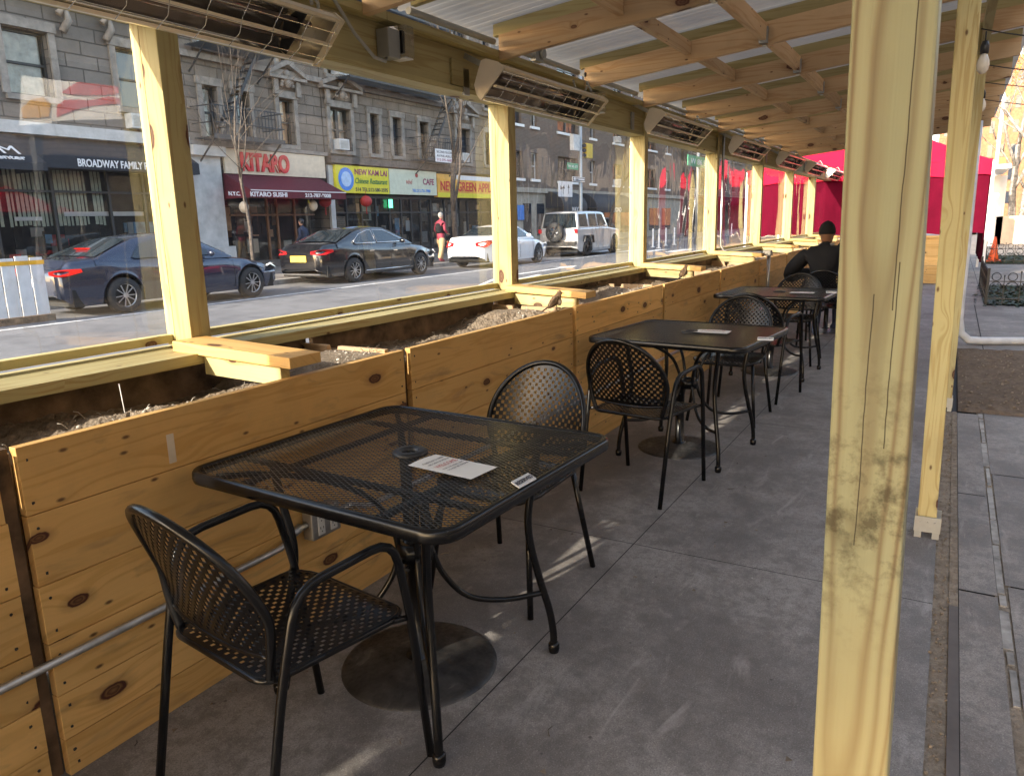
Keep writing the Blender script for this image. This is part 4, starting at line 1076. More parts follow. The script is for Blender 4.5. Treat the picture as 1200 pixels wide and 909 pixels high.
seated('brown haired person mostly behind the big post, facing the person in black', (10.62,1.02,0), R(176), 'coat_black', 'jeans', 'skin', 'hair_brown', None, 1.0)
def standing(label, loc, yaw, top, vest, legs, skinmt, hairmt, lean=0, phase=.12, s=1.0):
    t = thing('person', label, 'person', loc, yaw); t.scale = (s,)*3
    J = [((0,0,.92),(.12,.15)),((.01,0,1.08),(.11,.15)),((.02,0,1.26),(.12,.18)),((.02,0,1.40),(.10,.17)),((.03,0,1.47),(.055,.07)),((.04,0,1.53),(.05,.05)),
         ((.02,.19,1.40),.062),((.02,-.19,1.40),.062),((-.03,.25,1.15),.05),((-.02,-.25,1.15),.05),((.14,.22,.98),.04),((.18,-.18,1.02),.04),
         ((.0,.09,.86),.095),((.0,-.09,.86),.095),((phase,.1,.48),.066),((-phase*.5,-.1,.48),.066),((phase*.8,.1,.10),.045),((-phase*1.6,-.1,.12),.045),((phase*.8+.16,.11,.04),.038),((-phase*1.6+.14,-.11,.05),.038)]
    E_ = [(0,1),(1,2),(2,3),(3,4),(4,5),(3,6),(3,7),(6,8),(7,9),(8,10),(9,11),(0,12),(0,13),(12,14),(13,15),(14,16),(15,17),(16,18),(17,19)]
    skin('body', J, E_, top, t)
    if vest:
        skin('vest', [((.0,0,.98),(.17,.21)),((.01,0,1.12),(.16,.21)),((.02,0,1.28),(.165,.22)),((.02,0,1.40),(.14,.18))], [(0,1),(1,2),(2,3)], vest, t)
    for i, sy in ((0,1),(1,-1)):
        k = [J[12+i], J[14+i], J[16+i]]; skin('trouser_leg', [((k[0][0][0],k[0][0][1],k[0][0][2]+.05),.145),(k[1][0],.095),(k[2][0],.075)], [(0,1),(1,2)], legs, t, sub=1)
    hand(t, (.16,.21,.965), (.8,-.2,-.5), (0,0,1), skinmt); hand(t, (.20,-.17,1.01), (.9,.3,-.1), (0,0,1), skinmt)
    head(t, (.06,0,1.635), 0, skinmt, hairmt)
    return t

# ------------------------------------------------------------------ cars (front towards +X)
def interp(P, x):
    if x <= P[0][0]: return P[0][1]
    for (a, b), (c, d) in zip(P, P[1:]):
        if x <= c:
            t = (x-a)/(c-a); t2 = t*t*(3-2*t); return b+(d-b)*(t*.6+t2*.4)
    return P[-1][1]
def car(name, label, cat, loc, paint, L=4.7, W=1.83, wb=2.85, fo=.85, wr=.33, deck=None, roof=None, belt=.95, rw=.62, win=None, chrome=True, rim='alloy', boxy=False, rz=0):
    t = thing(name, label, cat, loc, rz)
    xf, xr = L/2-fo, L/2-fo-wb; Ra = wr+.06; n = 110; vs = []; NS = 11
    def hw(x):
        e = abs(x)/(L/2); k = .05 if boxy else .16
        return W/2*(1-k*e**(7 if boxy else 4.5) - (0 if boxy else .03*e**2))
    def sect(x):
        zt = interp(deck, x); w = hw(x)
        zb = .21 + .12*max(0, (abs(x)-L/2+.25)/.25)**2
        for xw in (xf, xr):
            dx = abs(x-xw)
            if dx < Ra: zb = max(zb, wr + math.sqrt(Ra*Ra-dx*dx))
        zs = [zb, max(zb+.01, .34), max(zb+.02, .50), max(zb+.03, .62), max(zb+.04, zt-.20), max(zb+.05, zt-.09), zt-.03, zt]
        ws = [.965, .985, 1.0, .995, .985, .965, .93 if not boxy else .97, .84 if not boxy else .93]
        return [(w*a, z) for a, z in zip(ws, zs)] + [(w*.5, zt+.02), (0, zt+.028)]
    XS = sorted(set([-L/2+L*i/n for i in range(n+1)] + [xw+s*Ra*k for xw in (xf,xr) for s in (-1,1) for k in (1.0,.995,.98,.95)]))
    rows = []
    for x in XS:
        h = sect(x); rows.append([(x,y,z) for y, z in h]+[(x,-y,z) for y, z in h[-2::-1]])
    m = MB(); k = len(rows[0]); m.add([p for r in rows for p in r], [(i*k+j,(i+1)*k+j,(i+1)*k+j+1,i*k+j+1) for i in range(len(rows)-1) for j in range(k-1)], rnd=.5, smooth=True)
    # bumpers: bulged ends
    for e, s in ((0,-1),(len(rows)-1,1)):
        base = rows[e]; c = Vector((s*(L/2), 0, .55)); mid = [(p[0]+s*.05, p[1]*.93, c.z+(p[2]-c.z)*.90) for p in base]; mid2 = [(p[0]+s*.075, p[1]*.70, c.z+(p[2]-c.z)*.62) for p in base]
        vs = base+mid+mid2; f = [(j,j+1,k+j+1,k+j)[::s] for j in range(k-1)]+[(k+j,k+j+1,2*k+j+1,2*k+j)[::s] for j in range(k-1)]+[tuple(range(2*k,3*k))[::s], (0,k,2*k,3*k-1,2*k-1,k-1)[::-s]]
        m.add(vs, f, rnd=.5, smooth=True)
    body = m.build('body', paint, t)
    m = MB(); m.box(-L/2+.12, L/2-.12, -W/2+.13, W/2-.13, .2, .50); m.build('underbody', 'under_dark', t)
    # cabin
    RP = [(p[0], p[1]) for p in roof]; z0 = belt-.04
    def cw(z): return W/2*.93+(rw-W/2*.93)*max(0,min(1,(z-belt)/(max(p[1] for p in RP)-belt)))
    xs = []
    for (a, b), (c, d) in zip(RP, RP[1:]):
        for i in range(6): xs.append((a+(c-a)*i/6, b+(d-b)*i/6))
    xs.append(RP[-1])
    # smooth the polyline a little
    for _ in range(2): xs = [xs[0]]+[((a[0]+2*b[0]+c[0])/4, (a[1]+2*b[1]+c[1])/4) for a, b, c in zip(xs, xs[1:], xs[2:])]+[xs[-1]]
    m = MB(); vs = []
    for x, z in xs:
        w = cw(z); vs += [(x,w,min(z,z0)), (x,(w+cw(z0))/2 if z > z0 else w,(z+z0)/2 if z > z0 else z), (x,w,z-.012), (x,w-.05,z+.0), (x,w*.5,z+.022), (x,0,z+.028), (x,-w*.5,z+.022), (x,-w+.05,z), (x,-w,z-.012), (x,-(w+cw(z0))/2 if z > z0 else -w,(z+z0)/2 if z > z0 else z), (x,-w,min(z,z0))]
    # sides reach down to the belt
    q = []
    for i, (x, z) in enumerate(xs):
        b = i*11; vs[b] = (x, cw(z0)+.0, z0); vs[b+10] = (x, -cw(z0), z0)
        vs[b+1] = (x, (cw(z)+cw(z0))/2, (z+z0)/2-.006); vs[b+9] = (x, -(cw(z)+cw(z0))/2, (z+z0)/2-.006)
    nn = len(xs); fs = [(i*11+j,(i+1)*11+j,(i+1)*11+j+1,i*11+j+1)[::-1] for i in range(nn-1) for j in range(10)]
    m.add(vs, fs, rnd=.5, smooth=True); m.build('roof', paint, t)
    # glass: windscreen and rear window between the first / last two roof profile points, proud by 4 mm
    def screen(nm, P, Q, inset=.07):
        (xa, za), (xb, zb) = P, Q; d = Vector((xb-xa,0,zb-za)); nv = Vector((-(zb-za),0,xb-xa)).normalized()
        if nv.z < 0: nv = -nv
        m = MB(); vs = []; N1, N2 = 4, 10
        for i in range(N1+1):
            f = .06+.86*i/N1; x, z = xa+(xb-xa)*f, za+(zb-za)*f; w = cw(z)-inset
            for j in range(N2+1):
                u = -1+2*j/N2; o = .034-.026*u*u+.012
                vs.append((x+nv.x*o, w*u, z+nv.z*o))
        m.add(vs, [(i*(N2+1)+j,(i+1)*(N2+1)+j,(i+1)*(N2+1)+j+1,i*(N2+1)+j+1) for i in range(N1) for j in range(N2)], smooth=True)
        return m.build(nm, 'car_glass', t)
    screen('rear_window', RP[0], RP[1]); screen('windscreen', RP[-2], RP[-1])
    for s in (-1, 1):
        for wp in win:
            def P3(x, z, o): return (x, s*(cw(max(z,z0))*1.0+o+.006*math.sin(math.pi*min(1,max(0,(z-belt)/.4)))), z)
            m = MB(); m.prism([P3(x, z, .002) for x, z in wp], (0, s*.006, 0)); g = m.build('side_window', 'car_glass', t)
            if chrome: m = MB(); m.tube([P3(x, z, .009) for x, z in wp], .010, 6, closed=True); m.build('window_trim', 'chrome', g)
    # wheels
    for xw in (xf, xr):
        for s in (-1, 1):
            y = s*(W/2-.115)
            m = MB(); prof = [(wr*.64,-.10),(wr*.92,-.105),(wr,-.07),(wr,.07),(wr*.92,.105),(wr*.64,.10)]
            vs = []; NN = 32
            for r, o in prof: vs += [(xw+r*math.cos(2*math.pi*k/NN), y+s*o, wr+r*math.sin(2*math.pi*k/NN)) for k in range(NN)]
            m.add(vs, [(i*NN+k, i*NN+(k+1) % NN, (i+1)*NN+(k+1) % NN, (i+1)*NN+k) for i in range(5) for k in range(NN)], smooth=True)
            wh = m.build('wheel', 'tyre', t)
            m = MB(); yo = y+s*.075
            m.tube([(xw+wr*.66*math.cos(a), yo, wr+wr*.66*math.sin(a)) for a in [2*math.pi*k/NN for k in range(NN)]], .016, 6, closed=True)
            for k in range(10 if not boxy else 5):
                a = 2*math.pi*(k+.15*(k % 2))/(10 if not boxy else 5); w_ = .016 if not boxy else .035
                m.bar((xw+.04*math.cos(a), yo+s*.0, wr+.04*math.sin(a)), (xw+wr*.65*math.cos(a), yo+s*.012, wr+wr*.65*math.sin(a)), w_*2 if 0 else w_, .02, (0,1,0))
            m.cyl((xw, yo-s*.01, wr), (xw, yo+s*.022, wr), .045, 16); m.build('rim', rim, wh)
            m = MB(); m.cyl((xw, y-s*.06, wr), (xw, y+s*.045, wr), wr*.62, 24); m.build('brake_disc', 'under_dark', wh)
    # side details
    for s in (-1, 1):
        wy = lambda x, z: s*(hw(x)*(.985 if z > .7 else 1.0)+.002)
        for x in (xf-Ra-.08, xf-Ra-1.03 if not boxy else xf-Ra-.9, xr+Ra*.9+.02):
            m = MB(); m.tube([(x, wy(x,.3)-s*.004, .27), (x, wy(x,.5)-s*.002, .5), (x, wy(x,.62)-s*.003,.64), (x, s*hw(x)*.985, interp(deck,x)-.20), (x, s*hw(x)*.955, interp(deck,x)-.06)], .005, 4); m.build('door_seam', 'under_dark', t)
        for x in (xf-Ra-.85, xr+Ra+.30):
            z = interp(deck,x)-.19; m = MB(); m.box(x-.09, x+.09, s*(hw(x)*.985+.004), s*(hw(x)*.985+.026), z, z+.028); m.build('door_handle', 'chrome' if chrome else paint, t)
        m = MB(); xm = win[-1][-1][0] if 0 else RP[-1][0]-.62; m.ell((xm, s*(W/2+.07), belt+.07), .055, .10, .065, 12, 8); m.build('mirror', paint, t)
        if chrome: m = MB(); m.tube([(x, s*(hw(x)*1.0+.003), .30) for x in (xr+Ra+.03, 0, xf-Ra-.03)], .012, 6); m.build('sill_trim', 'chrome', t)
    return t, dict(hw=hw, xf=xf, xr=xr, deck=deck, L=L, W=W)
def lights(t, P, tl, lampz=.72, size=(.36,.09), hl=True, y=.62, wrap=.10):
    L, W = P['L'], P['W']
    for s in (-1, 1):
        w, h = size; m = MB(); x = -L/2-.068
        pts = [(x+.004, s*(W/2-.34-w*.4), lampz-h*.3), (x+.0, s*(W/2-.22), lampz-h*.5), (x+.12, s*(W/2-.085), lampz-h*.4), (x+.36, s*(W/2-.028), lampz+h*.1), (x+.34, s*(W/2-.035), lampz+h*.6), (x+.12, s*(W/2-.10), lampz+h*.62), (x+.0, s*(W/2-.24), lampz+h*.5), (x+.004, s*(W/2-.34-w*.4), lampz+h*.25)]
        m.prism(pts, (-.012, s*.012, 0)); m.build('taillight', tl, t)
        m = MB(); x = L/2+.05
        m.prism([(x, s*(W/2-.55), .60), (x-.08, s*(W/2-.12), .62), (x-.32, s*(W/2-.035), .70), (x-.30, s*(W/2-.05), .74), (x-.02, s*(W/2-.2), .72), (x, s*(W/2-.5), .68)], (.012, s*.012, 0)); m.build('headlight', 'headlight', t)
# grey-blue sedan at the left
cx = (8.9+12.05)/2
t, P = car('parked_car', 'dark blue grey sedan with lit red tail light, parked left behind the nearest post', 'car', (9.98,14.22,-.08), 'paint_blue', L=4.85, W=1.86, wb=3.0, fo=.80,
  deck=[(-2.4,.86),(-2.25,1.00),(-1.7,1.045),(-1.2,1.0),(0,.93),(.9,.93),(1.5,.87),(2.05,.76),(2.36,.62)], roof=[(-1.85,1.02),(-.95,1.37),(-.3,1.44),(.25,1.40),(1.15,.94)], belt=.95, rw=.60,
  win=[[(-1.12,1.02),(-.88,1.25),(-.52,1.345),(-.40,1.35),(-.40,1.0),(-1.05,.995)],[(-.34,.995),(-.34,1.352),(.12,1.33),(.72,1.01),(.70,.985)]], chrome=False)
lights(t, P, 'brake_on', .80, (.30,.11))
m = MB(); m.box(-1.60,-1.50,-.18,.18,1.19,1.21); m.build('brake_light', 'brake_on', t)
m = MB(); m.box(-2.515,-2.50,-.26,.26,.56,.70); m.build('licence_plate', 'plate_white', t)
# black sedan
t, P = car('parked_car', 'black sedan with a yellow licence plate in front of the sushi restaurant', 'car', (16.95,14.75,-.08), 'paint_black', L=4.9, W=1.86, wb=2.95, fo=.88,
  deck=[(-2.5,.86),(-2.3,1.03),(-1.8,1.07),(-1.3,1.03),(0,.97),(1.0,.96),(1.7,.89),(2.2,.78),(2.45,.64)], roof=[(-1.95,1.05),(-1.0,1.38),(-.3,1.46),(.25,1.43),(1.2,.97)], belt=.98, rw=.62,
  win=[[(-1.32,1.08),(-1.0,1.27),(-.62,1.365),(-.42,1.375),(-.42,1.03),(-1.25,1.03)],[(-.36,1.03),(-.36,1.378),(.1,1.365),(.80,1.03)]])
lights(t, P, 'taillight', .84, (.42,.13))
m = MB(); m.box(-2.545,-2.53,-.28,.28,.60,.76); pl = m.build('licence_plate', 'plate_yellow', t)
m = MB(); m.box(-2.54,-2.50,-.7,.7,.27,.30); m.build('bumper_trim', 'chrome', t)
m = MB(); m.box(-2.545,-2.53,-.60,.60,.845,.857); m.build('trunk_trim', 'chrome', t)
# white coupe
t, P = car('parked_car', 'white coupe with red tail lights beyond the black sedan, next to the pedestrian', 'car', (23.4,14.0,-.08), 'paint_white', L=4.4, W=1.80, wb=2.58, fo=.85,
  deck=[(-2.2,.84),(-2.0,1.02),(-1.5,1.05),(-1.0,1.0),(0,.93),(.8,.92),(1.4,.86),(1.9,.76),(2.2,.62)], roof=[(-1.35,1.02),(-.7,1.33),(-.15,1.39),(.3,1.35),(1.05,.93)], belt=.95, rw=.60,
  win=[[(-.82,1.02),(-.62,1.24),(-.3,1.30),(-.2,1.305),(-.2,.99),(-.80,.99)],[(-.14,.99),(-.14,1.305),(.22,1.28),(.72,.985)]], chrome=False)
lights(t, P, 'taillight', .80, (.34,.20))
m = MB(); m.box(-2.29,-2.275,-.26,.26,.58,.70); m.build('licence_plate', 'plate_white', t)
m = MB(); m.box(-2.30,-2.27,-.2,.2,.955,.975); m.build('brake_light', 'taillight', t)
m = MB(); m.box(-2.285,-2.26,-.75,.75,.30,.325); m.box(-2.287,-2.27,-.35,.35,.735,.75); m.build('bumper_trim', 'black_trim', t)
# white four wheel drive with a spare wheel on the back
t, P = car('parked_car', 'boxy white off-road vehicle with a black spare wheel on its tailgate', 'off-road car', (31.0,14.3,-.08), 'paint_silver', L=4.5, W=1.88, wb=2.95, fo=.65, wr=.40,
  deck=[(-2.25,1.14),(-2.1,1.18),(-1,1.18),(.9,1.18),(1.5,1.12),(2.2,1.06)], roof=[(-2.18,1.15),(-2.10,1.83),(-1.2,1.86),(.2,1.85),(.62,1.80),(.95,1.16)], belt=1.17, rw=.74,
  win=[[(-2.02,1.24),(-1.98,1.74),(-1.22,1.76),(-1.22,1.24)],[(-1.02,1.24),(-1.02,1.76),(-.25,1.76),(-.25,1.24)],[(-.14,1.24),(-.14,1.76),(.44,1.74),(.74,1.24)]], chrome=False, rim='dark_alloy', boxy=True)
m = MB(); x = -2.50
for r, o in ((0,0),): pass
vs = []; NN = 28
for r, o in ((.20,-.11),(.36,-.12),(.40,-.07),(.40,.07),(.36,.12)): vs += [(x+o, r*math.cos(2*math.pi*k/NN)+.06, 1.02+r*math.sin(2*math.pi*k/NN)) for k in range(NN)]
m.add(vs, [(i*NN+k, i*NN+(k+1) % NN, (i+1)*NN+(k+1) % NN, (i+1)*NN+k) for i in range(4) for k in range(NN)], smooth=True); sp = m.build('spare_wheel', 'tyre', t)
m = MB(); m.cyl((x-.03,.06,1.02),(x-.08,.06,1.02),.06,14)
for k in range(5): a = 2*math.pi*k/5+.3; m.bar((x-.06,.06,1.02),(x-.06,.06+.24*math.cos(a),1.02+.24*math.sin(a)),.06,.02,(1,0,0))
m.build('rim', 'dark_alloy', sp)
for s in (-1,1):
    m = MB(); m.box(-2.36,-2.31,s*.76,s*.90,.98,1.14); m.build('taillight', 'taillight', t)
    m = MB(); m.prism([(P['xr']-.50,s*.90,.62),(P['xr']-.42,s*.90,.88),(P['xr']+.42,s*.90,.88),(P['xr']+.52,s*.90,.55),(P['xr']+.47,s*.90,.55),(P['xr']+.38,s*.90,.83),(P['xr']-.38,s*.90,.83),(P['xr']-.45,s*.90,.62)], (0,s*.12,0)); m.build('fender_flare', 'black_trim', t)
m = MB(); m.box(-2.42,-2.30,-.85,.85,.48,.64); m.build('rear_bumper', 'black_trim', t)
m = MB(); m.box(-2.32,-2.30,.40,.70,.80,.90); m.build('licence_plate', 'plate_white', t)
m = MB(); m.box(-2.25,-2.22,-.60,.62,1.28,1.72); m.build('tailgate_glass', 'car_glass', t)
# far white car further up the street
t, P = car('parked_car', 'small looking white car far up the street, seen through the farther windows', 'car', (66,13.2,-.08), 'paint_white', L=4.6, W=1.85, wb=2.7, fo=.85, wr=.35,
  deck=[(-2.3,1.0),(-2.1,1.12),(-1,1.08),(.9,1.0),(1.6,.95),(2.3,.75)], roof=[(-2.2,1.08),(-1.75,1.62),(-.6,1.70),(.3,1.66),(1.25,1.02)], belt=1.02, rw=.68,
  win=[[(-1.7,1.1),(-1.5,1.5),(-.3,1.58),(-.3,1.08)],[(-.2,1.08),(-.2,1.58),(.2,1.56),(.9,1.08)]], chrome=False)
lights(t, P, 'taillight', .95, (.25,.2))

# white slatted barrier at the far left
p = at(62, 375, Z=-.08); q = at(18, 383, Z=-.08)
t = thing('street_barrier', 'white slatted wooden barrier with an orange stripe at the far left by the sedan', 'barrier', (p.x,p.y,-.08))
for k in range(9):
    m = MB(); a = -.02-.235*k; m.box(a-.205,a,0,.03,.12,1.13 if k % 2 else 1.10); m.build('slat', 'white_wood', t)
m = MB(); m.box(-2.2,.0,-.008,-.002,.98,1.05); m.build('stripe', 'orange_stripe', t)
m = MB(); m.box(-2.2,.03,-.06,.12,0,.11); m.build('base', 'dark_wood', t)

# ------------------------------------------------------------------ buildings across the street
FY = 21.0
def wallgrid(m, x0, x1, z0, z1, ops, Y=FY, depth=.28, axis=0):
    X = sorted({x0, x1} | {v for o in ops for v in (o[0], o[1]) if x0 < v < x1}); Z = sorted({z0, z1} | {v for o in ops for v in (o[2], o[3]) if z0 < v < z1})
    for a, b in zip(X, X[1:]):
        for c, d in zip(Z, Z[1:]):
            mx, mz = (a+b)/2, (c+d)/2
            if any(o[0] < mx < o[1] and o[2] < mz < o[3] for o in ops): continue
            m.quad((a,Y,c),(b,Y,c),(b,Y,d),(a,Y,d), rnd=.5)
    for a, b, c, d in ops:
        m.quad((a,Y,c),(a,Y,d),(a,Y+depth,d),(a,Y+depth,c), rnd=.5); m.quad((b,Y,d),(b,Y,c),(b,Y+depth,c),(b,Y+depth,d), rnd=.5)
        m.quad((a,Y,d),(b,Y,d),(b,Y+depth,d),(a,Y+depth,d), rnd=.5); m.quad((b,Y,c),(a,Y,c),(a,Y+depth,c),(b,Y+depth,c), rnd=.5)
def window(t, a, b, c, d, Y=FY, frame='frame_dark', curt=None, ped=False, sill=True, mull=False, trim='trim_stone', lit=False):
    m = MB(); yy = Y+.16
    for (p, q, r, s_) in ((a,a+.06,c,d),(b-.06,b,c,d),(a+.06,b-.06,c,c+.06),(a+.06,b-.06,d-.06,d),(a+.06,b-.06,(c+d)/2-.03,(c+d)/2+.03)): m.box(p,q,yy,yy+.05,r,s_)
    if mull: m.box((a+b)/2-.08,(a+b)/2+.08,yy+.001,yy+.05,c+.06,d-.06)
    w = m.build('window', frame, t)
    m = MB(); m.quad((a+.05,yy+.055,c+.05),(b-.05,yy+.055,c+.05),(b-.05,yy+.055,d-.05),(a+.05,yy+.055,d-.05)); m.build('pane', 'shop_glass' if curt else 'win_glass', w)
    if curt:
        m = MB(); n = 12; vs = []
        for i in range(n+1):
            x = a+.06+(b-a-.12)*i/n; vs += [(x, yy+.14+.02*math.sin(i*2.1), c+.06), (x, yy+.14+.02*math.sin(i*2.1), d-.06)]
        m.add(vs, [(2*i,2*i+2,2*i+3,2*i+1) for i in range(n)], smooth=True); m.build('curtain', curt, w)
    if sill: m = MB(); m.box(a-.14,b+.14,Y-.11,Y-.003,c-.14,c-.002); m.build('sill', trim, w)
    if trim:
        m = MB()
        m.box(a-.20,a-.02,Y-.07,Y-.004,c,d+.02); m.box(b+.02,b+.20,Y-.07,Y-.004,c,d+.02); m.box(a-.24,b+.24,Y-.10,Y-.005,d+.022,d+.26)
        if ped:
            h = d+.62; w2 = (b-a)/2+.55; mc = (a+b)/2
            m.box(a-.30,a-.10,Y-.20,Y-.106,d+.1,h-.02); m.box(b+.10,b+.30,Y-.20,Y-.106,d+.1,h-.02)
            m.box(mc-w2,mc+w2,Y-.30,Y-.004,h,h+.10)
            for s in (-1,1): m.prism([(mc+s*w2,Y-.30,h+.102),(mc+s*w2,Y-.30,h+.24),(mc,Y-.30,h+.66),(mc,Y-.30,h+.50)][::s], (0,.29,0))
            for k in range(7): an = k*math.pi/6; m.ell((mc+.26*math.cos(an), Y-.16, h-.18+.20*math.sin(an)), .085,.07,.07, 8, 6)
            m.ell((mc,Y-.18,h+.20),.15,.10,.14,10,8); m.ell((mc,Y-.20,h-.12),.13,.12,.16,10,8)
        m.build('surround', trim, w)
    return w
def ac(t, x, z, Y=FY, w=.55, h=.40):
    m = MB(); m.box(x,x+w,Y-.32,Y+.10,z,z+h); a = m.build('air_conditioner', 'frame_white', t)
    m = MB()
    for k in range(8): m.box(x+.05,x+w-.05,Y-.328,Y-.322,z+.05+k*(h-.1)/8,z+.05+k*(h-.1)/8+.02)
    m.build('grille', 'grey_plastic', a)
def escape(t, x0, x1, zs, Y=FY, lad=None):
    for z in zs:
        m = MB(); d = 1.0
        for k in range(9): m.box(x0,x1,Y-d+k*.11,Y-d+k*.11+.045,z,z+.03)
        for zz in (.45,.95): m.bar((x0,Y-d,z+zz),(x1,Y-d,z+zz),.03,.03); m.bar((x0,Y-d,z+zz),(x0,Y-.02,z+zz),.03,.03); m.bar((x1,Y-d,z+zz),(x1,Y-.02,z+zz),.03,.03)
        k = x0
        while k < x1: m.bar((k,Y-d,z),(k,Y-d,z+.95),.016,.016,(0,1,0)); k += .14
        m.bar((x0+.1,Y-.02,z-.75),(x0+.1,Y-d+.1,z-.01),.04,.04); m.bar((x1-.1,Y-.02,z-.75),(x1-.1,Y-d+.1,z-.01),.04,.04)
        m.box(x0,x1,Y-d-.01,Y-d,z-.04,z+.10)
        m.build('fire_escape', 'iron_escape', t)
    if lad:
        for xa, za, xb, zb in lad:
            m = MB(); 
            for y in (Y-.85,Y-.45): m.bar((xa,y,za),(xb,y,zb),.03,.10)
            n = int(abs(zb-za)/.25)
            for k in range(1,n): f = k/n; x = xa+(xb-xa)*f; z = za+(zb-za)*f; m.box(x-.1,x+.1,Y-.85,Y-.45,z,z+.025)
            m.build('fire_stair', 'iron_escape', t)
def shopfront(t, x0, x1, z1, divs, Y=FY, frame='frame_dark', z0=.45, back='interior_dark', stall='trim_dark', depth=2.2):
    """glazed ground floor with stall riser, mullions and a lit-from-outside interior"""
    m = MB(); m.box(x0,x1,Y+.06,Y+.16,.05,z0); m.build('stall_riser', stall, t)
    m = MB(); m.box(x0,x1,Y+.05,Y+.13,z1-.12,z1); m.box(x0,x1,Y+.055,Y+.13,z1-.72,z1-.66)
    for d in divs: m.box(d-.035,d+.035,Y+.045,Y+.14,z0+.001,z1-.121)
    m.build('shop_frame', frame, t)
    m = MB(); m.quad((x0,Y+.10,z0),(x1,Y+.10,z0),(x1,Y+.10,z1-.1),(x0,Y+.10,z1-.1)); m.build('shop_window', 'shop_glass', t)
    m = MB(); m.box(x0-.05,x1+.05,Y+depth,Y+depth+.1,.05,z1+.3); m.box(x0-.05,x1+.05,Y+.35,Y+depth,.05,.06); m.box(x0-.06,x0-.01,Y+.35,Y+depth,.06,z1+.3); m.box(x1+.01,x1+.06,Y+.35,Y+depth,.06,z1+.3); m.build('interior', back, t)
def clutter(t, x0, x1, z0, z1, n, mats, Y=FY, seed=1):
    rs = random.Random(seed)
    for i in range(n):
        w, h = rs.uniform(.15,.6), rs.uniform(.2,.8); x = rs.uniform(x0, x1-w); z = rs.uniform(z0, max(z0+.01, z1-h)); m = MB(); y = Y+rs.uniform(.3,1.6)
        m.box(x,x+w,y,y+.03,z,z+h); m.build('display', rs.choice(mats), t)
def px(a, b, c, d, Y=FY):
    A, B = at(a,b,Y=Y), at(c,d,Y=Y); return (A.x, B.x, B.z, A.z)
def body(t, x0, x1, z0, z1, ops, wall, Y=FY, back=12):
    m = MB(); wallgrid(m, x0, x1, z0, z1, ops, Y)
    m.quad((x0,Y,0),(x0,Y,z1),(x0,Y+back,z1),(x0,Y+back,0), rnd=.5); m.quad((x1,Y,z1),(x1,Y,0),(x1,Y+back,0),(x1,Y+back,z1), rnd=.5)
    m.quad((x0,Y+back,0),(x1,Y+back,0),(x1,Y+back,z1),(x0,Y+back,z1), rnd=.5)
    m.quad((x0,Y,z1),(x1,Y,z1),(x1,Y+back,z1),(x0,Y+back,z1), rnd=.5); return m.build('wall', wall, t)

# --- pharmacy building (left)
t = thing('pharmacy_building', 'grey stone building on the left with a black pharmacy awning and vertical blinds', 'building', (0,0,0))
A = px(40,148,205,165)
w2 = [(8.4,9.5,4.9,6.5),(11.2,12.3,4.9,6.5),(14.2,15.2,4.9,6.5)]; w3 = [(a,b,8.1,9.7) for a,b,_,_ in w2]; w4 = [(a,b,11.3,12.9) for a,b,_,_ in w2]
body(t, 4.0, 16.2, 3.2, 15.5, w2+w3+w4, 'limestone_grey')
for k, (a,b,c,d) in enumerate(w2+w3+w4): window(t, a,b,c,d, curt='curtain' if k % 2 else None, ped=False)
ac(t, 14.25, 4.32); 
m = MB(); m.box(4.0,16.2,FY-.22,FY-.01,3.92,4.22); m.build('band', 'white_stone', t)
m = MB()
for z in (7.3,10.5,13.7): m.box(4.0,16.2,FY-.25,FY-.012,z,z+.22)
m.box(3.9,16.3,FY-.7,FY-.012,15.2,15.9)
m.build('cornice', 'trim_stone', t)
# big carved scrolls under the first floor windows
m = MB()
for xx in (12.7,13.9): m.tube([(xx,FY-.12,6.6),(xx+.15,FY-.2,6.9),(xx+.05,FY-.25,7.2),(xx-.1,FY-.2,7.0)], .10, 8)
m.build('ornament', 'trim_stone', t)
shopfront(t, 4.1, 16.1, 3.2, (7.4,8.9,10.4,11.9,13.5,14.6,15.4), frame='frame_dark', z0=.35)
m = MB()
random.seed(3)
for x in [7.0+.115*k for k in range(56)]:
    if random.random() < .87: m.box(x,x+random.uniform(.05,.095),FY+.22,FY+.225,1.62+random.uniform(-.03,.02),3.08)
m.build('vertical_blind', 'blind', t)
clutter(t, 11, 15.8, .5, 1.7, 26, ['poster_blue','interior_dark','white_plastic','interior_dark','grey_plastic','sign_red','frame_wood','interior_dark'], seed=4)
m = MB(); m.box(12.2,14.6,FY+.18,FY+.185,1.86,1.98); m.box(10.9,11.6,FY+.18,FY+.185,1.75,1.85); m.build('sign_strip', 'white_plastic', t)
m = MB(); m.box(14.3,16.0,FY+.3,FY+.33,1.25,1.68); m.build('poster', 'poster_blue', t)
# awning: sloping black canopy with the name on its valance
def awning(t, x0, x1, zt, zb, zv, out, mt, Y=FY, ends=True, sk=0):
    m = MB(); y0, y1 = Y-.02, Y-out
    m.prism([(x0,y0,zt),(x0-sk,y1,zb),(x0-sk,y1,zb-.012),(x0,y0,zt-.03)], (0,0,0)) if 0 else None
    m.add([(x0,y0,zt),(x1,y0,zt),(x1+sk,y1,zb),(x0-sk,y1,zb)], [(0,3,2,1)], rnd=.5)
    m.add([(x0-sk,y1,zb),(x1+sk,y1,zb),(x1+sk,y1,zv),(x0-sk,y1,zv)], [(0,3,2,1)], rnd=.5)
    for s, xa, xb in ((0,x0,x0-sk),(1,x1,x1+sk)): m.add([(xa,y0,zt),(xb,y1,zb),(xb,y1,zv),(xa,y0,zv)], [(0,1,2,3)], rnd=.5)
    return m.build('awning', mt, t)
aw = awning(t, 9.3, 15.9, 3.88, 3.36, 3.05, .9, 'awning_black')
a = at(92,197,Y=FY-.9); b = at(200,207,Y=FY-.9)
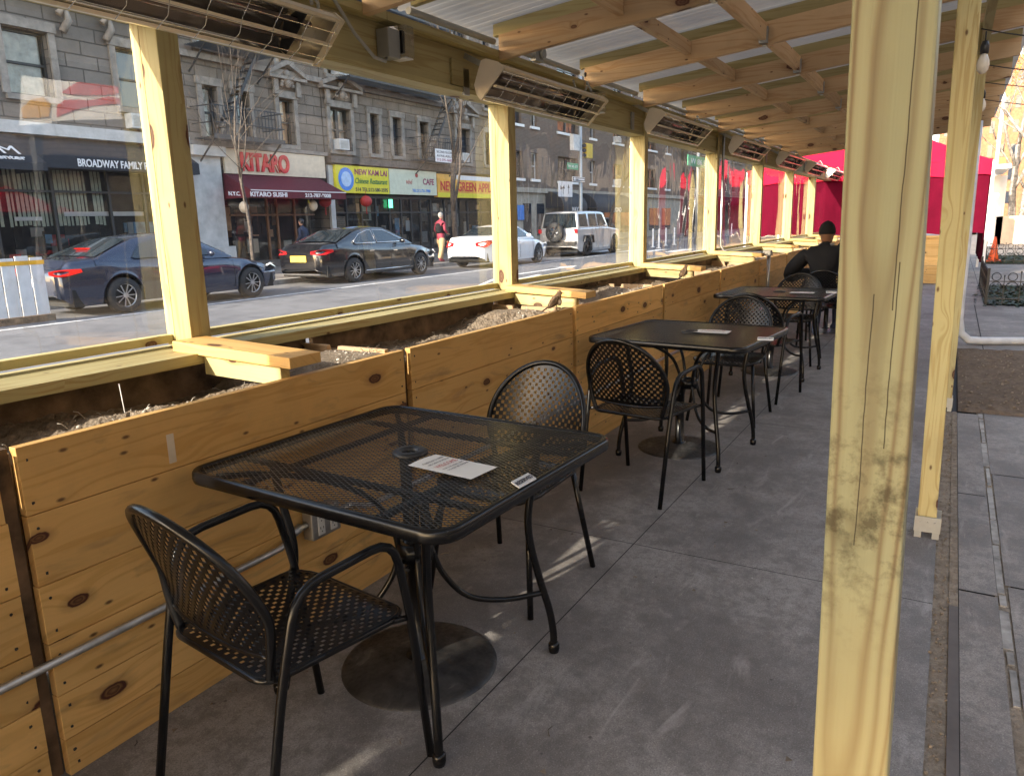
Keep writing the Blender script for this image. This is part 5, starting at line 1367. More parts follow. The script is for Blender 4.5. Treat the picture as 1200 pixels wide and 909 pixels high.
text('lettering', 'BROADWAY FAMILY PHARMACY', .27, Vector((a.x, FY-.905, 3.12)), FACE, 'sign_white', aw, width=b.x-a.x+.25, bold=.006)
aw2 = awning(t, 6.0, 11.0, 3.95, 3.10, 2.92, 1.5, 'awning_black')
a = at(18,180,Y=FY-1.5)
text('lettering', 'M', .62, Vector((a.x-.20, FY-1.30, 3.30)), frame3((1,0,0),(0,.87,.5)), 'sign_white', aw2)
text('lettering', 'Center', .30, Vector((a.x-.58, FY-1.44, 3.16)), frame3((1,0,0),(0,.87,.5)), 'sign_white', aw2, bold=.004)

# --- building with the sushi restaurant
t = thing('restaurant_building', 'grey stone tenement with a sushi restaurant under a maroon awning and an iron fire escape', 'building', (0,0,0))
W1, W2, DR = px(276,107,292,164), px(327,116,346,170), px(238,106,253,160)
zs, ze = 4.30, 5.86
ops = [(17.0,17.55,zs,ze),(18.30,18.85,zs,ze),(20.2,20.85,zs,ze)]
up = [(a,b,zs+2.75,ze+2.75) for a,b,_,_ in ops]+[(a,b,zs+5.6,ze+5.6) for a,b,_,_ in ops]+[(a,b,zs+8.4,ze+8.4) for a,b,_,_ in ops]
body(t, 16.2, 22.3, 3.3, 15.6, ops+up, 'limestone')
for k, (a,b,c,d) in enumerate(ops+up): window(t, a,b,c,d, curt=['curtain','curtain','curtain_warm'][k % 3] if k != 1 else None, ped=(k == 2))
m = MB(); m.box(16.2,22.3,FY-.16,FY-.01,6.62,6.80); m.box(16.2,22.3,FY-.18,FY-.01,4.02,4.14); m.box(16.2,22.3,FY-.6,FY-.01,15.3,15.9); m.build('cornice', 'trim_stone', t)
escape(t, 16.5, 19.4, (4.2,6.95,9.7), lad=[(17.0,4.3,18.6,6.9),(18.6,7.0,17.2,9.6)])
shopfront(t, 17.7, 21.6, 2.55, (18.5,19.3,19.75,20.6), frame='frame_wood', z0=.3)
m = MB(); m.box(17.4,22.2,FY-.05,FY+.3,2.55,3.3); m.build('fascia_box', 'interior_dark', t)
m = MB(); m.box(17.5,22.15,FY-.14,FY-.055,3.20,4.0); fp = m.build('fascia', 'cream_panel', t)
a, b = at(284,200,Y=FY-.2), at(340,200,Y=FY-.2)
text('lettering', 'KITARO', .80, Vector((a.x,FY-.16,3.33)), FACE, 'sign_red', fp, ext=.04, width=b.x-a.x, bold=.03)
aw = awning(t, 17.45, 21.8, 3.22, 2.62, 2.38, 1.35, 'awning_maroon', sk=.05)
m = MB(); m.box(17.4,21.86,FY-1.365,FY-1.352,2.60,2.63); m.build('piping', 'sign_white', aw)
a, b = at(294,232,Y=FY-1.36), at(337,232,Y=FY-1.36); text('lettering', 'KITARO SUSHI', .20, Vector((a.x,FY-1.358,2.42)), FACE, 'sign_white', aw, width=b.x-a.x, bold=.006)
a, b = at(358,232,Y=FY-1.36), at(388,232,Y=FY-1.36); text('lettering', '212-787-9008', .17, Vector((a.x,FY-1.358,2.43)), FACE, 'sign_white', aw, width=b.x-a.x, bold=.005)
a = at(268,230,Y=FY-1.36); text('lettering', 'N.Y.C.', .17, Vector((a.x,FY-1.358,2.43)), FACE, 'sign_white', aw, bold=.004)
clutter(t, 17.8, 21.4, .5, 2.3, 22, ['curtain','frame_wood','interior_dark','cream_panel','curtain_warm','frame_wood','interior_dark'], seed=8)
m = MB(); m.box(16.25,17.35,FY-.12,FY+.25,.05,3.7); m.box(16.22,17.45,FY-.32,FY+.2,3.7,4.0); m.box(16.25,17.5,FY-.28,FY-.10,.05,.85); m.build('pilaster', 'white_stone', t)
for q, (lx, ly) in enumerate(((286,243),(367,241))):
    p = at(lx, ly, Y=FY-.9); m = MB(); m.ell((p.x,p.y,p.z),.16,.16,.19,12,8); m.cyl((p.x,p.y,p.z+.18),(p.x,p.y,2.5),.01,6); tag(m.build('paper_lantern', 'cream_panel'), ['round cream lantern hanging left under the maroon awning', 'round cream lantern hanging right under the maroon awning'][q], 'lantern', 'cream lanterns under the awning')
for k, lx in enumerate((381, 429)):
    p = at(lx, 236, Y=FY-.5); m = MB(); m.ell((p.x,p.y,p.z),.24,.24,.22,12,8); m.cyl((p.x,p.y,p.z+.2),(p.x,p.y,2.75),.01,6); m.cyl((p.x,p.y,p.z-.2),(p.x,p.y,p.z-.5),.02,6)
    tag(m.build('paper_lantern', 'lantern_red'), ['red lantern below the left edge of the yellow sign', 'red lantern in the dark doorway under the yellow sign'][k], 'lantern', 'red lanterns by the yellow sign')

# --- building with the coloured shop signs
t = thing('shop_building', 'grey stone building with yellow, pale green and orange shop signs and a fire escape', 'building', (0,0,0))
c4 = [(22.75,23.85),(25.05,25.55),(26.5,27.05),(28.4,29.0),(31.35,32.45),(33.9,34.5)]
ops = [(a,b,4.28,5.84) for a,b in c4]; up = [(a,b,c+2.75*k,d+2.75*k) for a,b,c,d in ops for k in (1,2,3)]
body(t, 22.35, 35.6, 3.72, 15.9, ops+up, 'limestone')
for k, (a,b,c,d) in enumerate(ops+up): window(t, a,b,c,d, curt='curtain' if k % 3 == 0 else None, ped=(k in (0,4)), mull=(b-a > 1))
ac(t, 22.85, 4.29); ac(t, 31.4, 4.30); ac(t, 23.1, 7.04); ac(t, 26.1, 7.04)
m = MB(); m.box(22.35,35.6,FY-.14,FY-.012,6.62,6.80); m.box(22.35,35.6,FY-.30,FY-.012,3.78,4.04); m.box(22.3,35.7,FY-.6,FY-.012,15.5,16.2); m.build('cornice', 'trim_dark', t)
escape(t, 22.9, 29.9, (6.88,), lad=[(27.2,6.95,29.0,9.6)]); escape(t, 27.6, 30.4, (4.15,), lad=[(28.0,4.2,29.8,6.8)]); escape(t, 22.9, 29.9, (9.7,))
BY = FY-.22
def sign(a, b, c, d, mt, nm='shop_sign', y=BY): m = MB(); m.box(a,b,y,FY-.01,c,d); return m.build(nm, mt, t)
sg = sign(22.62,25.80,2.68,3.72,'sign_yellow')
m = MB(); m.cyl((23.18,BY-.002,3.20),(23.18,BY-.012,3.20),.44,28); o = m.build('roundel', 'sign_blue', sg); m = MB(); m.cyl((23.18,BY-.013,3.20),(23.18,BY-.02,3.20),.29,28); m.build('roundel_centre', 'sign_ltblue', o)
text('lettering', 'NEW KAM LAI', .30, Vector((23.70,BY-.005,3.40)), FACE, 'sign_purple', sg, width=2.0, bold=.008)
text('lettering', 'Chinese Restaurant', .30, Vector((23.70,BY-.005,3.06)), FACE, 'sign_letter_green', sg, width=2.0, shear=.25, bold=.004)
text('lettering', '514 TEL:212-580-3595', .20, Vector((23.70,BY-.005,2.76)), FACE, 'ink', sg, width=2.0, bold=.003)
sg = sign(25.86,29.25,2.68,3.72,'sign_green')
text('lettering', 'CAFE', .36, Vector((28.2,BY-.005,3.14)), FACE, 'sign_purple', sg, bold=.008); text('lettering', 'vivi', .34, Vector((26.95,BY-.005,3.12)), FACE, 'red_ink', sg, shear=.3)
text('lettering', 'TEL:212-721-7980', .18, Vector((27.4,BY-.005,2.80)), FACE, 'sign_blue', sg, bold=.003)
m = MB(); m.cyl((27.75,BY-.001,3.52),(27.75,BY-.008,3.52),.10,16); m.build('emblem', 'red_ink', sg)
sg = sign(29.32,36.0,2.60,3.66,'sign_orange')
m = MB(); m.box(29.34,35.9,BY-.006,BY-.001,2.61,2.82); m.build('stripe', 'sign_yellow', sg)
m = MB(); m.box(30.9,35.9,BY-.006,BY-.001,3.44,3.65); m.build('stripe', 'sign_white', sg)
text('lettering', 'NEW GREEN APPLE', .60, Vector((29.55,BY-.01,2.92)), FACE, 'sign_red', sg, width=4.7, bold=.01)
a = px(487,176,509,193); m = MB(); m.box(a[0],a[1],FY-1.06,FY-1.05,a[2],a[3]); o = m.build('banner', 'sign_white', t); wd = a[1]-a[0]; mc = (a[0]+a[1])/2
for k, (tx, mt) in enumerate((('SECOND FLOOR','ink'),('AVAILABLE','ink'),('212-595-4600','sign_purple'))): text('lettering', tx, .15, Vector((mc,FY-1.063,a[3]-.17-.165*k)), FACE, mt, o, align='CENTER', width=wd*.86)
shopfront(t, 22.6, 35.5, 2.62, (23.4,24.3,25.2,26.1,26.9,27.6,28.3,29.1,30.2,31.2,32.2,33.4,34.4), frame='frame_dark', z0=.3)
clutter(t, 22.7, 35.3, .4, 2.4, 70, ['cream_panel','interior_dark','interior_dark','grey_plastic','poster_blue','curtain','white_plastic','curtain_warm','frame_dark','buff_brick','interior_dark'], seed=15)
m = MB(); p = at(398,199,Y=FY+.05); 
p = at(458,238,Y=FY-.05); m.box(p.x-.12,p.x+.12,FY-.05,FY-.03,p.z-.2,p.z+.15); m.build('lit_sign', 'sign_lit_green', t)
m = MB(); m.box(22.36,22.6,FY-.1,FY+.2,.05,3.7); m.build('pilaster', 'white_stone', t)

# --- corner building across the side street
t = thing('corner_building', 'plain brown brick apartment building on the corner with a stone base and black awnings', 'building', (0,0,0))
cols = [(37.0,37.8),(38.85,39.6),(42.2,45.0),(46.9,47.7),(50.8,52.5),(54.0,54.8),(57.6,59.6),(62,63)]
ops = []
for k in range(5):
    z = 3.75+2.85*k
    ops += [(a,b,z,z+1.45) for a,b in cols]
body(t, 36.7, 66, 3.0, 19, ops, 'brown_brick')
for k, (a,b,c,d) in enumerate(ops): window(t, a,b,c,d, trim=None, frame='frame_white' if k % 2 else 'frame_dark', mull=b-a > 1.2, curt='curtain' if k % 4 == 1 else None)
ac(t, 51.0, 3.76); ac(t, 51.0, 6.62); ac(t, 43.0, 9.5)
m = MB()
for a,b,c,d in ops: m.box(a-.1,b+.1,FY-.06,FY-.004,c-.12,c-.01)
m.build('sills', 'trim_stone', t)
m = MB(); m.box(36.65,66,FY-.10,FY+.3,.05,2.98); m.box(36.6,66.1,FY-.3,FY-.004,2.99,3.25); m.box(36.5,66.2,FY-.7,FY-.004,18.7,19.4); m.build('base', 'cafe_stone', t)
m = MB()
for x in (37.6,39.2): m.box(x,x+.9,FY-.13,FY-.102,.6,2.4)
for x in (44.2,49,52,55,58,61): m.box(x,x+2.2,FY-.13,FY-.102,.5,2.2)
m.build('shop_window', 'win_glass', t)
def dome(x0, x1, zt, zb, out, word):
    m = MB(); n = 8; vs = []
    for i in range(n+1): a = math.pi/2*i/n; vs += [(x0,FY-.11-out*math.sin(a),zb+(zt-zb)*math.cos(a)),(x1,FY-.11-out*math.sin(a),zb+(zt-zb)*math.cos(a))]
    m.add(vs, [(2*i,2*i+2,2*i+3,2*i+1) for i in range(n)], smooth=True)
    for s in (0,1): m.add([vs[2*i+s] for i in range(n+1)]+[(x0 if s == 0 else x1, FY-.11, zb)], [tuple(range(n+2))])
    m.add([(x0,FY-.11-out,zb),(x1,FY-.11-out,zb),(x1,FY-.11-out,zb-.3),(x0,FY-.11-out,zb-.3)], [(0,1,2,3)])
    o = m.build('awning', 'awning_black', t); text('lettering', word, .42, Vector(((x0+x1)/2,FY-.12-out,zb-.26)), FACE, 'sign_white', o, align='CENTER', bold=.006)
dome(40.3,43.6,3.1,2.15,1.2,"MAX'S"); dome(45.0,51.6,3.1,2.15,1.2,'BEYOND')
m = MB(); m.box(36.9,37.6,FY-.16,FY-.13,1.5,2.3); m.build('notice', 'sign_blue', t)
# --- farther buildings up the avenue
fl = [('apartment_building','distant grey stone apartment block up the avenue, beyond the corner building','limestone_grey',68,96,20),('apartment_building','distant red brick block farther up the avenue','red_brick',98,124,17),('apartment_building','farthest buff brick block up the avenue','buff_brick',126,190,24)]
for nm, lab, w, x0, x1, H in fl:
    t = thing(nm, lab, 'building', (0,0,0), 0, 'buildings up the avenue'); ops = []
    k = x0+1.4
    while k < x1-2:
        z = 4
        while z < H-2: ops.append((k,k+1.2,z,z+1.6)); z += 3.1
        k += 2.9
    body(t, x0, x1, .05, H, ops, w); m = MB(); f = MB()
    for a,b,c,d in ops: m.quad((a,FY+.2,c),(b,FY+.2,c),(b,FY+.2,d),(a,FY+.2,d)); f.box(a-.1,b+.1,FY-.08,FY-.004,c-.14,c-.01)
    o = m.build('windows', 'win_glass', t); o['kind'] = 'stuff'; f.build('sills', 'trim_stone', t)
    m = MB(); m.box(x0,x1,FY-.12,FY-.004,.06,3.0); m.build('shopfronts', 'interior_dark', t)
    if x0 == 68: awning(t, 70, 93, 3.4, 2.9, 2.5, 1.3, 'tent_shade_maroon')
    m = MB(); m.box(x0,x1,FY-.6,FY-.004,H-.4,H+.3); m.build('cornice', 'trim_stone', t)
# building at the very end, closing the view behind the trees on the right
t = thing('end_building', 'orange brick building in sunlight far beyond the pavement on the right', 'building', (0,0,0))
m = MB(); m.box(150,170,-40,3.5,.0,25); m.build('wall', 'brick_orange', t)
for j in range(7):
    for k in range(6):
        m = MB(); m.box(149.94,149.99,-7.5+1.6*j,-6.8+1.6*j,2.4+3.7*k,4.3+3.7*k); m.build('window', 'win_glass', t)
t = thing('side_building', 'pale building set back on the right side of the avenue', 'building', (0,0,0))
m = MB(); m.box(70,120,-30,-9.5,0,14); m.build('wall', 'buff_brick', t)
m = MB(); m.box(69.9,120,-9.5,-9.3,13.6,14.4); m.build('cornice', 'trim_stone', t)
# --- the building behind the pavement, only seen reflected in the vinyl windows
t = thing('cafe_building', 'buff building behind the pavement with a white and red restaurant banner, seen as a reflection', 'building', (0,0,0))
m = MB(); m.box(-40,62,-18,-7,0,8.0); m.build('wall', 'buff_brick', t)  # kept low to let sky light in, stretched to darken the pane reflections
def refl(x, y, c0=4.6):
    # banner turned away from the facade to catch more sun and reflect brighter: plane x - y = k, met by the mirrored sight line
    r = ray(x, y); o = Vector((0, 2*GY, CH)); d_ = Vector((r[0], -r[1], r[2])); nn = Vector((1,-1,0)); k = 10.6
    return o + d_*((k-o.dot(nn))/d_.dot(nn))
a, b, c, d = refl(18,66), refl(148,50), refl(158,140), refl(18,142)
m = MB(); m.prism([a,b,c,d], (.06,-.06,0)); m.build('banner', 'banner', t)
for pts in (((82,90),(86,78),(100,69),(118,65),(127,70),(122,79),(104,85)),((70,106),(84,100),(92,96),(112,97),(132,92),(146,98),(148,108),(130,112),(100,112),(84,110)),((64,122),(76,116),(104,118),(124,114),(152,118),(150,122),(108,124),(84,132),(66,136)),((20,122),(30,112),(44,110),(54,118),(52,134),(22,134))):
    mb = MB(); mb.prism([refl(*p)+Vector((-.02,.02,0)) for p in pts], (.012,-.012,0)); mb.build('brush_stroke', 'sign_red' if pts[0][0] > 30 else 'sign_orange', t)
m = MB()
for q in (a, b): m.box(q.x+.07,q.x+.17,q.y-.17,q.y-.07,0,q.z)
m.build('banner_frame', 'galv', t)
m = MB()
for x in range(-38, 60, 4):
    for z in (3.4,5.7): m.box(x,x+1.5,-6.98,-6.95,z,z+1.7)
m.build('windows', 'win_glass', t)
m = MB(); m.box(-40,61,-6.98,-6.9,.4,2.6); m.build('shop_window', 'win_glass', t)

# ------------------------------------------------------------------ trees
def tree(label, x, y, h, r, seed, spread=.55, levels=5, mt='bark', trunk=.42, leafmat=None, group='bare street trees', lean=0, z0=0.05):
    rs = random.Random(seed); t = thing('street_tree', label, 'tree', (x,y,z0), 0, group)
    tk = MB(); br = MB(); tips = []
    def grow(p, d, L, rad, lv, mb):
        pts = [p]; rr = [rad]; q = p; n = 4
        for i in range(n):
            d = (d + Vector((rs.uniform(-1,1), rs.uniform(-1,1), rs.uniform(-.3,.6)))*.14).normalized(); q = q+d*L/n; pts.append(q); rr.append(rad*(1-.35*(i+1)/n))
        mb.tube(pts, rr, 7 if lv < 2 else 4)
        if lv >= levels: tips.append(q); return
        for k in range(3 if lv > 0 else 4):
            ax = Vector((rs.uniform(-1,1), rs.uniform(-1,1), rs.uniform(-.2,.5))).normalized(); nd = (d*(1-spread*.45)+ax*spread).normalized()
            if k == 0: nd = (d+ax*.2).normalized()
            i = n if k == 0 else rs.choice((2,3,4)); grow(pts[i], nd, L*rs.uniform(.6,.85), rr[i]*(.8 if k == 0 else .55), lv+1, br)
    grow(Vector((0,0,0)), Vector((lean,0,1)), h*trunk, r, 0, tk)
    tk.build('trunk', mt, t); br.build('branches', mt, t)
    if leafmat:
        m = MB()
        for q in tips:
            for k in range(9):
                p = q+Vector([rs.gauss(0,.35) for _ in range(3)]); a = Vector([rs.uniform(-1,1) for _ in range(3)]).normalized()*.07; b = a.orthogonal().normalized()*.06
                m.add([p-a,p+b,p+a,p-b], [(0,1,2,3)])
        o = m.build('crown', leafmat, t)
    return t
p = at(522,290,Z=.05); tree('bare street tree behind the pedestrian in front of the orange sign', 24.2, 16.3, 8.5, .13, 21, lean=-.03)
p = at(281,285,Z=.05); tree('thin bare young tree in front of the sushi restaurant', 14.4, 16.4, 6.5, .06, 5, lean=-.02, spread=.6)
tree('bare tree in front of the corner building', 41, 17.2, 8.5, .12, 9)
tree('bare tree farther up the avenue across the road', 55, 17.0, 9, .14, 12)
tree('pale branched tree on the right beyond the red tent', 31, -2.3, 10, .14, 31, mt='bark_pale', group='trees beyond the tent')
tree('tree with the last orange leaves far on the right', 48, -2.6, 11, .2, 33, mt='bark_pale', leafmat='leaf_orange', group='trees beyond the tent')
tree('second orange leaved tree behind the first on the right', 66, -4.0, 13, .2, 37, mt='bark_pale', leafmat='leaf_orange', group='trees beyond the tent')

# pedestrians across the street
standing('pedestrian in red sleeves, black vest and khaki trousers walking beside the white coupe', (22.55,15.95,.05), R(-10), 'maroon_cloth', 'coat_black', 'khaki', 'skin', 'hair_grey')
standing('person in dark clothes standing outside the sushi restaurant', (18.5,18.6,.05), R(100), 'jeans', None, 'coat_black', 'skin', 'black_iron', s=.93)

# street poles with signs (corner)
p = at(680.5,262,Y=17.2); X0 = p.x
t = thing('street_lamp', 'grey traffic pole with yellow signal, green street sign and one way arrow at the corner', 'traffic pole', (X0,17.2,.05))
m = MB(); m.tube([(0,0,0),(0,0,.3),(0,0,9.5)], [.14,.10,.085], 12); m.build('pole', 'galv', t)
def L3(x, y): q = at(x, y, Y=17.1); return q.x-X0, q.z-.05
def flat(nm, a, b, mt, y=-.14, th=.02): (xa, za), (xb, zb) = L3(*a), L3(*b); m = MB(); m.box(xa, xb, y, y+th, zb, za); return m.build(nm, mt, t), xa, xb, zb, za
o, xa, xb, za, zb = flat('street_sign', (664,190.5), (677,199.5), 'street_green'); text('lettering', 'W 85 ST', .16, Vector(((xa+xb)/2,-.145,(za+zb)/2-.06)), FACE, 'sign_white', o, align='CENTER', width=(xb-xa)*.85)
o, xa, xb, za, zb = flat('arrow_sign', (670,207), (684.5,213.5), 'sign_white'); m = MB(); m.box(xa+.03,xb-.03,-.146,-.141,za+.03,zb-.03); o2 = m.build('arrow_ground', 'ink', o)
mz = (za+zb)/2; m = MB(); m.prism([(xa+.10,-.150,mz),(xa+.32,-.150,mz+.11),(xa+.32,-.150,mz+.04),(xb-.08,-.150,mz+.04),(xb-.08,-.150,mz-.04),(xa+.32,-.150,mz-.04),(xa+.32,-.150,mz-.11)], (0,.003,0)); m.build('arrow', 'sign_white', o2); text('lettering', 'ONE WAY', .07, Vector((xa+.35,-.154,mz-.03)), FACE, 'ink', o2)
o, xa, xb, za, zb = flat('lane_sign', (653.5,213), (670,231), 'sign_white')
m = MB(); mx_ = xa+(xb-xa)*.72
w_ = .05; m.box(mx_-w_/2,mx_+w_/2,-.146,-.141,za+.15,zb-.25); m.prism([(mx_-.12,-.146,zb-.28),(mx_+.12,-.146,zb-.28),(mx_,-.146,zb-.08)], (0,.004,0))
ml = xa+(xb-xa)*.33; m.box(ml-w_/2,ml+w_/2,-.146,-.141,za+.12,za+.5); m.bar((ml,-.143,za+.45),(ml-.22,-.143,zb-.35),w_,.004,(0,1,0)); m.bar((ml,-.143,za+.45),(ml+.08,-.143,zb-.30),w_,.004,(0,1,0)); m.prism([(ml-.32,-.146,zb-.38),(ml-.13,-.146,zb-.28),(ml-.30,-.146,zb-.17)], (0,.004,0)); m.prism([(ml-.02,-.146,zb-.32),(ml+.19,-.146,zb-.32),(ml+.09,-.146,zb-.12)], (0,.004,0))
m.build('arrows', 'ink', o)
(xa, za), (xb, zb) = L3(684.5,168), L3(691.5,186); m = MB(); m.box(xa,xb,-.25,-.02,zb,za); o = m.build('traffic_signal', 'signal_yellow', t)
for k in range(3):
    zc = zb+(za-zb)*(k+.5)/3; m = MB(); m.cyl((xa-.0,-.14,zc),(xa-.12,-.14,zc),.10,14); m.build('lens', 'ink', o)
(xa, za), (xb, zb) = L3(672,157), L3(679.5,177); m = MB(); m.box(xa,xb,-.1,.1,zb,za); m.build('cabinet', 'frame_white', t)
m = MB(); m.tube([(0,0,8.7),(-.4,-1.8,9.1),(-.7,-3.4,9.2)], [.06,.05,.04], 8); m.ell((-.75,-3.6,9.15),.2,.35,.08,10,6); m.build('lamp_arm', 'galv', t)
# overhead street sign farther
q = at(820,190,Y=12.6); t = thing('street_sign', 'green street name sign on a tall pole seen past the fourth post', 'sign', (q.x,12.6,0))
w = at(833,190,Y=12.6).x-at(807,190,Y=12.6).x
m = MB(); m.box(-w/2,w/2,0,.05,q.z-.28,q.z+.28); o = m.build('panel', 'street_green', t); text('lettering', 'W 86 ST', .42, Vector((0,-.006,q.z-.16)), FACE, 'sign_white', o, align='CENTER', width=w*.8)
m = MB(); m.cyl((0,.1,-.08),(0,.1,q.z+.6),.08,10); m.build('pole', 'galv', t)

# white flexible bollards along the far lane
pb = None
for k, (bx, by, hh) in enumerate(((765,290,19),(772,291,19),(780,288,14),(790,287,14),(857,277,13),(883,274,14),(878,276,14))):
    q = at(bx, by, Z=-.08)
    t = thing('bollard', '', 'bollard', (q.x,q.y,-.08), 0, 'white lane bollards far up the road') if pb is None else copy_tree(pb)
    if pb is None:
        m = MB(); m.lathe([(0,0),(.12,0),(.12,.03),(.05,.05),(.045,.95),(.0,.97)], n=12); m.build('post', 'white_plastic', t)
        m = MB(); m.lathe([(.047,.75),(.051,.752),(.051,.83),(.047,.832)], n=12); m.build('band', 'sign_white', t); pb = t
    t.location = (q.x,q.y,-.08); t['label'] = 'white lane bollard far up the road, %s from the left' % ['first','second','third','fourth','fifth','seventh','sixth'][k]

# ------------------------------------------------------------------ the far end of the shelter and the pavement beyond
t = thing('red_tent', 'bright red canopy tent, side walls darkened for shade, at the far end of the shelter', 'tent', (0,0,0))
tx0, tx1, ty0, ty1 = 18.6, 22.6, -.56, 4.3; ex = 2.42; wl = .95
m = MB(); c = ((tx0+tx1)/2, (ty0+ty1)/2, 3.75); cs = [(tx0,ty0,ex),(tx1,ty0,ex),(tx1,ty1,ex),(tx0,ty1,ex)]
for i in range(4):
    a, b = Vector(cs[i]), Vector(cs[(i+1) % 4]); cc = Vector(c); n = 8; vs = []
    for p_ in range(n+1):
        for q_ in range(n+1):
            v = a.lerp(b, q_/n).lerp(cc, p_/n); v.z -= .10*math.sin(math.pi*p_/n); vs.append(v)
    m.add(vs, [(p_*(n+1)+q_,(p_+1)*(n+1)+q_,(p_+1)*(n+1)+q_+1,p_*(n+1)+q_+1) for p_ in range(n) for q_ in range(n)], smooth=True, rnd=.5)
m.build('canopy', 'tent_red', t)
def wallcloth(a, b, zt, zb, nm, mt):
    a, b = Vector(a), Vector(b); n = 40; vs = []; d = (b-a).normalized(); s = Vector((-d.y,d.x,0))
    for i in range(n+1):
        v = a.lerp(b, i/n)+s*.025*math.sin(i*1.3); vs += [(v.x,v.y,zb+.02*math.sin(i*.8)),(v.x,v.y,zt)]
    m = MB(); m.add(vs, [(2*i,2*i+2,2*i+3,2*i+1) for i in range(n)], smooth=True, rnd=.5); return m.build(nm, mt, t)
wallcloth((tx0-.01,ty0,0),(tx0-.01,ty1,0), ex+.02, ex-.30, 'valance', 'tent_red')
wallcloth((tx0+.04,ty0+.02,0),(tx0+.04,ty1,0), ex-.05, wl, 'side_wall', 'tent_shade_maroon')
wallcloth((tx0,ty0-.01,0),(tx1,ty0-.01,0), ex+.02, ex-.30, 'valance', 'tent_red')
wallcloth((tx0+.02,ty0+.01,0),(tx1,ty0+.01,0), ex-.05, .35, 'side_wall', 'tent_shade_maroon')
for x, y in ((tx0,ty0-.03),(tx1,ty0-.03),(tx0,ty1),(tx1,ty1)): m = MB(); m.box(x-.025,x+.025,y-.025,y+.025,0,ex-.01); m.build('tent_leg', 'white_plastic', t)
m = MB(); m.tube([(tx0,ty0-.06,1.0),(tx0-.02,ty0-.06,1.7)], .03, 8); m.build('rolled_wall', 'white_plastic', t)
t = thing('end_planter', 'low wall of pale horizontal boards closing the far end of the shelter', 'planter wall', (0,0,0))
m = MB()
for k in range(5): m.box(17.30,17.34,.08,1.85,.01+.178*k,.01+.178*k+.174)
m.build('board', 'pine_Y', t)
m = MB(); m.box(17.28,17.8,.06,1.86,.905,.94); m.box(17.345,17.8,.08,1.84,.02,.90); m.build('cap', 'pine_Y', t)
# white drain pipe lying over the pavement
conduit('drain_pipe', 'white pipe rising behind the post and bending onto the pavement on the right', [(9.3,-.12,2.3),(9.3,-.13,.30),(9.31,-.16,.14),(9.36,-.24,.06),(9.45,-.36,.045),(9.9,-1.6,.045)], .042, 'pvc_white', 'pipe')
# iron tree guards: hoops and scrolls
def guard(name_label, x0, x1, y0, y1, h=.42):
    t = thing('tree_guard', name_label, 'tree guard', (x0,y0,0), 0, 'black iron tree guards')
    m = MB()
    segs = [((x0,y0),(x0,y1)),((x0,y0),(x1,y0))]
    for (a, b) in segs:
        a, b = Vector((*a,0)), Vector((*b,0)); L = (b-a).length; d = (b-a)/L; n = max(1, int(L/.20)); o = Vector((x0,y0,0))
        for z in (.10, h-.14): m.bar(a-o+Vector((0,0,z)), b-o+Vector((0,0,z)), .014, .014)
        for k in range(n+1):
            p = a-o+d*L*k/n; m.bar(p, p+Vector((0,0,h if k % 2 == 0 else h-.06)), .012, .012, (1,0,0)); m.ell(p+Vector((0,0,h if k % 2 == 0 else h-.06)), .012,.012,.02,6,4)
            if k < n:
                c = p+d*L/n/2
                for zc, r in ((h-.22,.075),(h-.07,.06)): m.tube([c+d*r*math.cos(an)+Vector((0,0,zc+r*math.sin(an))) for an in [2*math.pi*i/12 for i in range(12)]], .007, 5, closed=True)
    m.build('railing', 'black_iron', t)
    m = MB()
    for x, y in ((0,0),(0,y1-y0),(x1-x0,0)): m.box(x-.018,x+.018,y-.018,y+.018,0,h+.06)
    m.build('corner_post', 'black_iron', t)
guard('black iron tree guard with rings, nearer one on the right pavement', 13.6, 17.0, -.52, -2.6, .50)
guard('black iron tree guard farther along, around the bed with the orange cone', 24.0, 28.5, -.80, -3.6, .55)
struct('planting_bed', sheet(13.6, 17.1, -2.8, -.52, .016), 'bed_green'); struct('planting_bed', sheet(24.0, 28.5, -3.8, -.80, .016), 'bed_green')
random.seed(9); m = MB()
for k in range(2600):
    if k < 1500: x, y, z = random.uniform(13.3,17.1), random.uniform(-2.4,-.50 if k % 5 else -.38), random.uniform(.015,.06)
    else: x, y, z = random.uniform(24,28.5), random.uniform(-3.6,-.8), random.uniform(.02,.14)
    an = random.uniform(0,6.28); s = random.uniform(.02,.045); a = Vector((math.cos(an),math.sin(an),random.uniform(-.4,.6)))*s; b = Vector((-math.sin(an),math.cos(an),random.uniform(-.3,.5)))*s*.8; p = Vector((x,y,z)); m.add([p-a,p+b,p+a,p-b], [(0,1,2,3)])
tag(m.build('ground_cover', 'ivy'), 'low dark green ivy growing in the tree beds', 'ivy', kind='stuff')
q = at(1164,302,Z=.02); t = thing('traffic_cone', 'bright orange traffic cone in the farther tree bed', 'cone', (25.2,q.y*25.2/q.x,.02))
m = MB(); m.lathe([(.13,.03),(.03,.66),(.0,.67)], n=18); m.build('cone', 'orange_plastic', t); m = MB(); m.box(-.19,.19,-.19,.19,0,.035); m.build('base', 'orange_plastic', t)
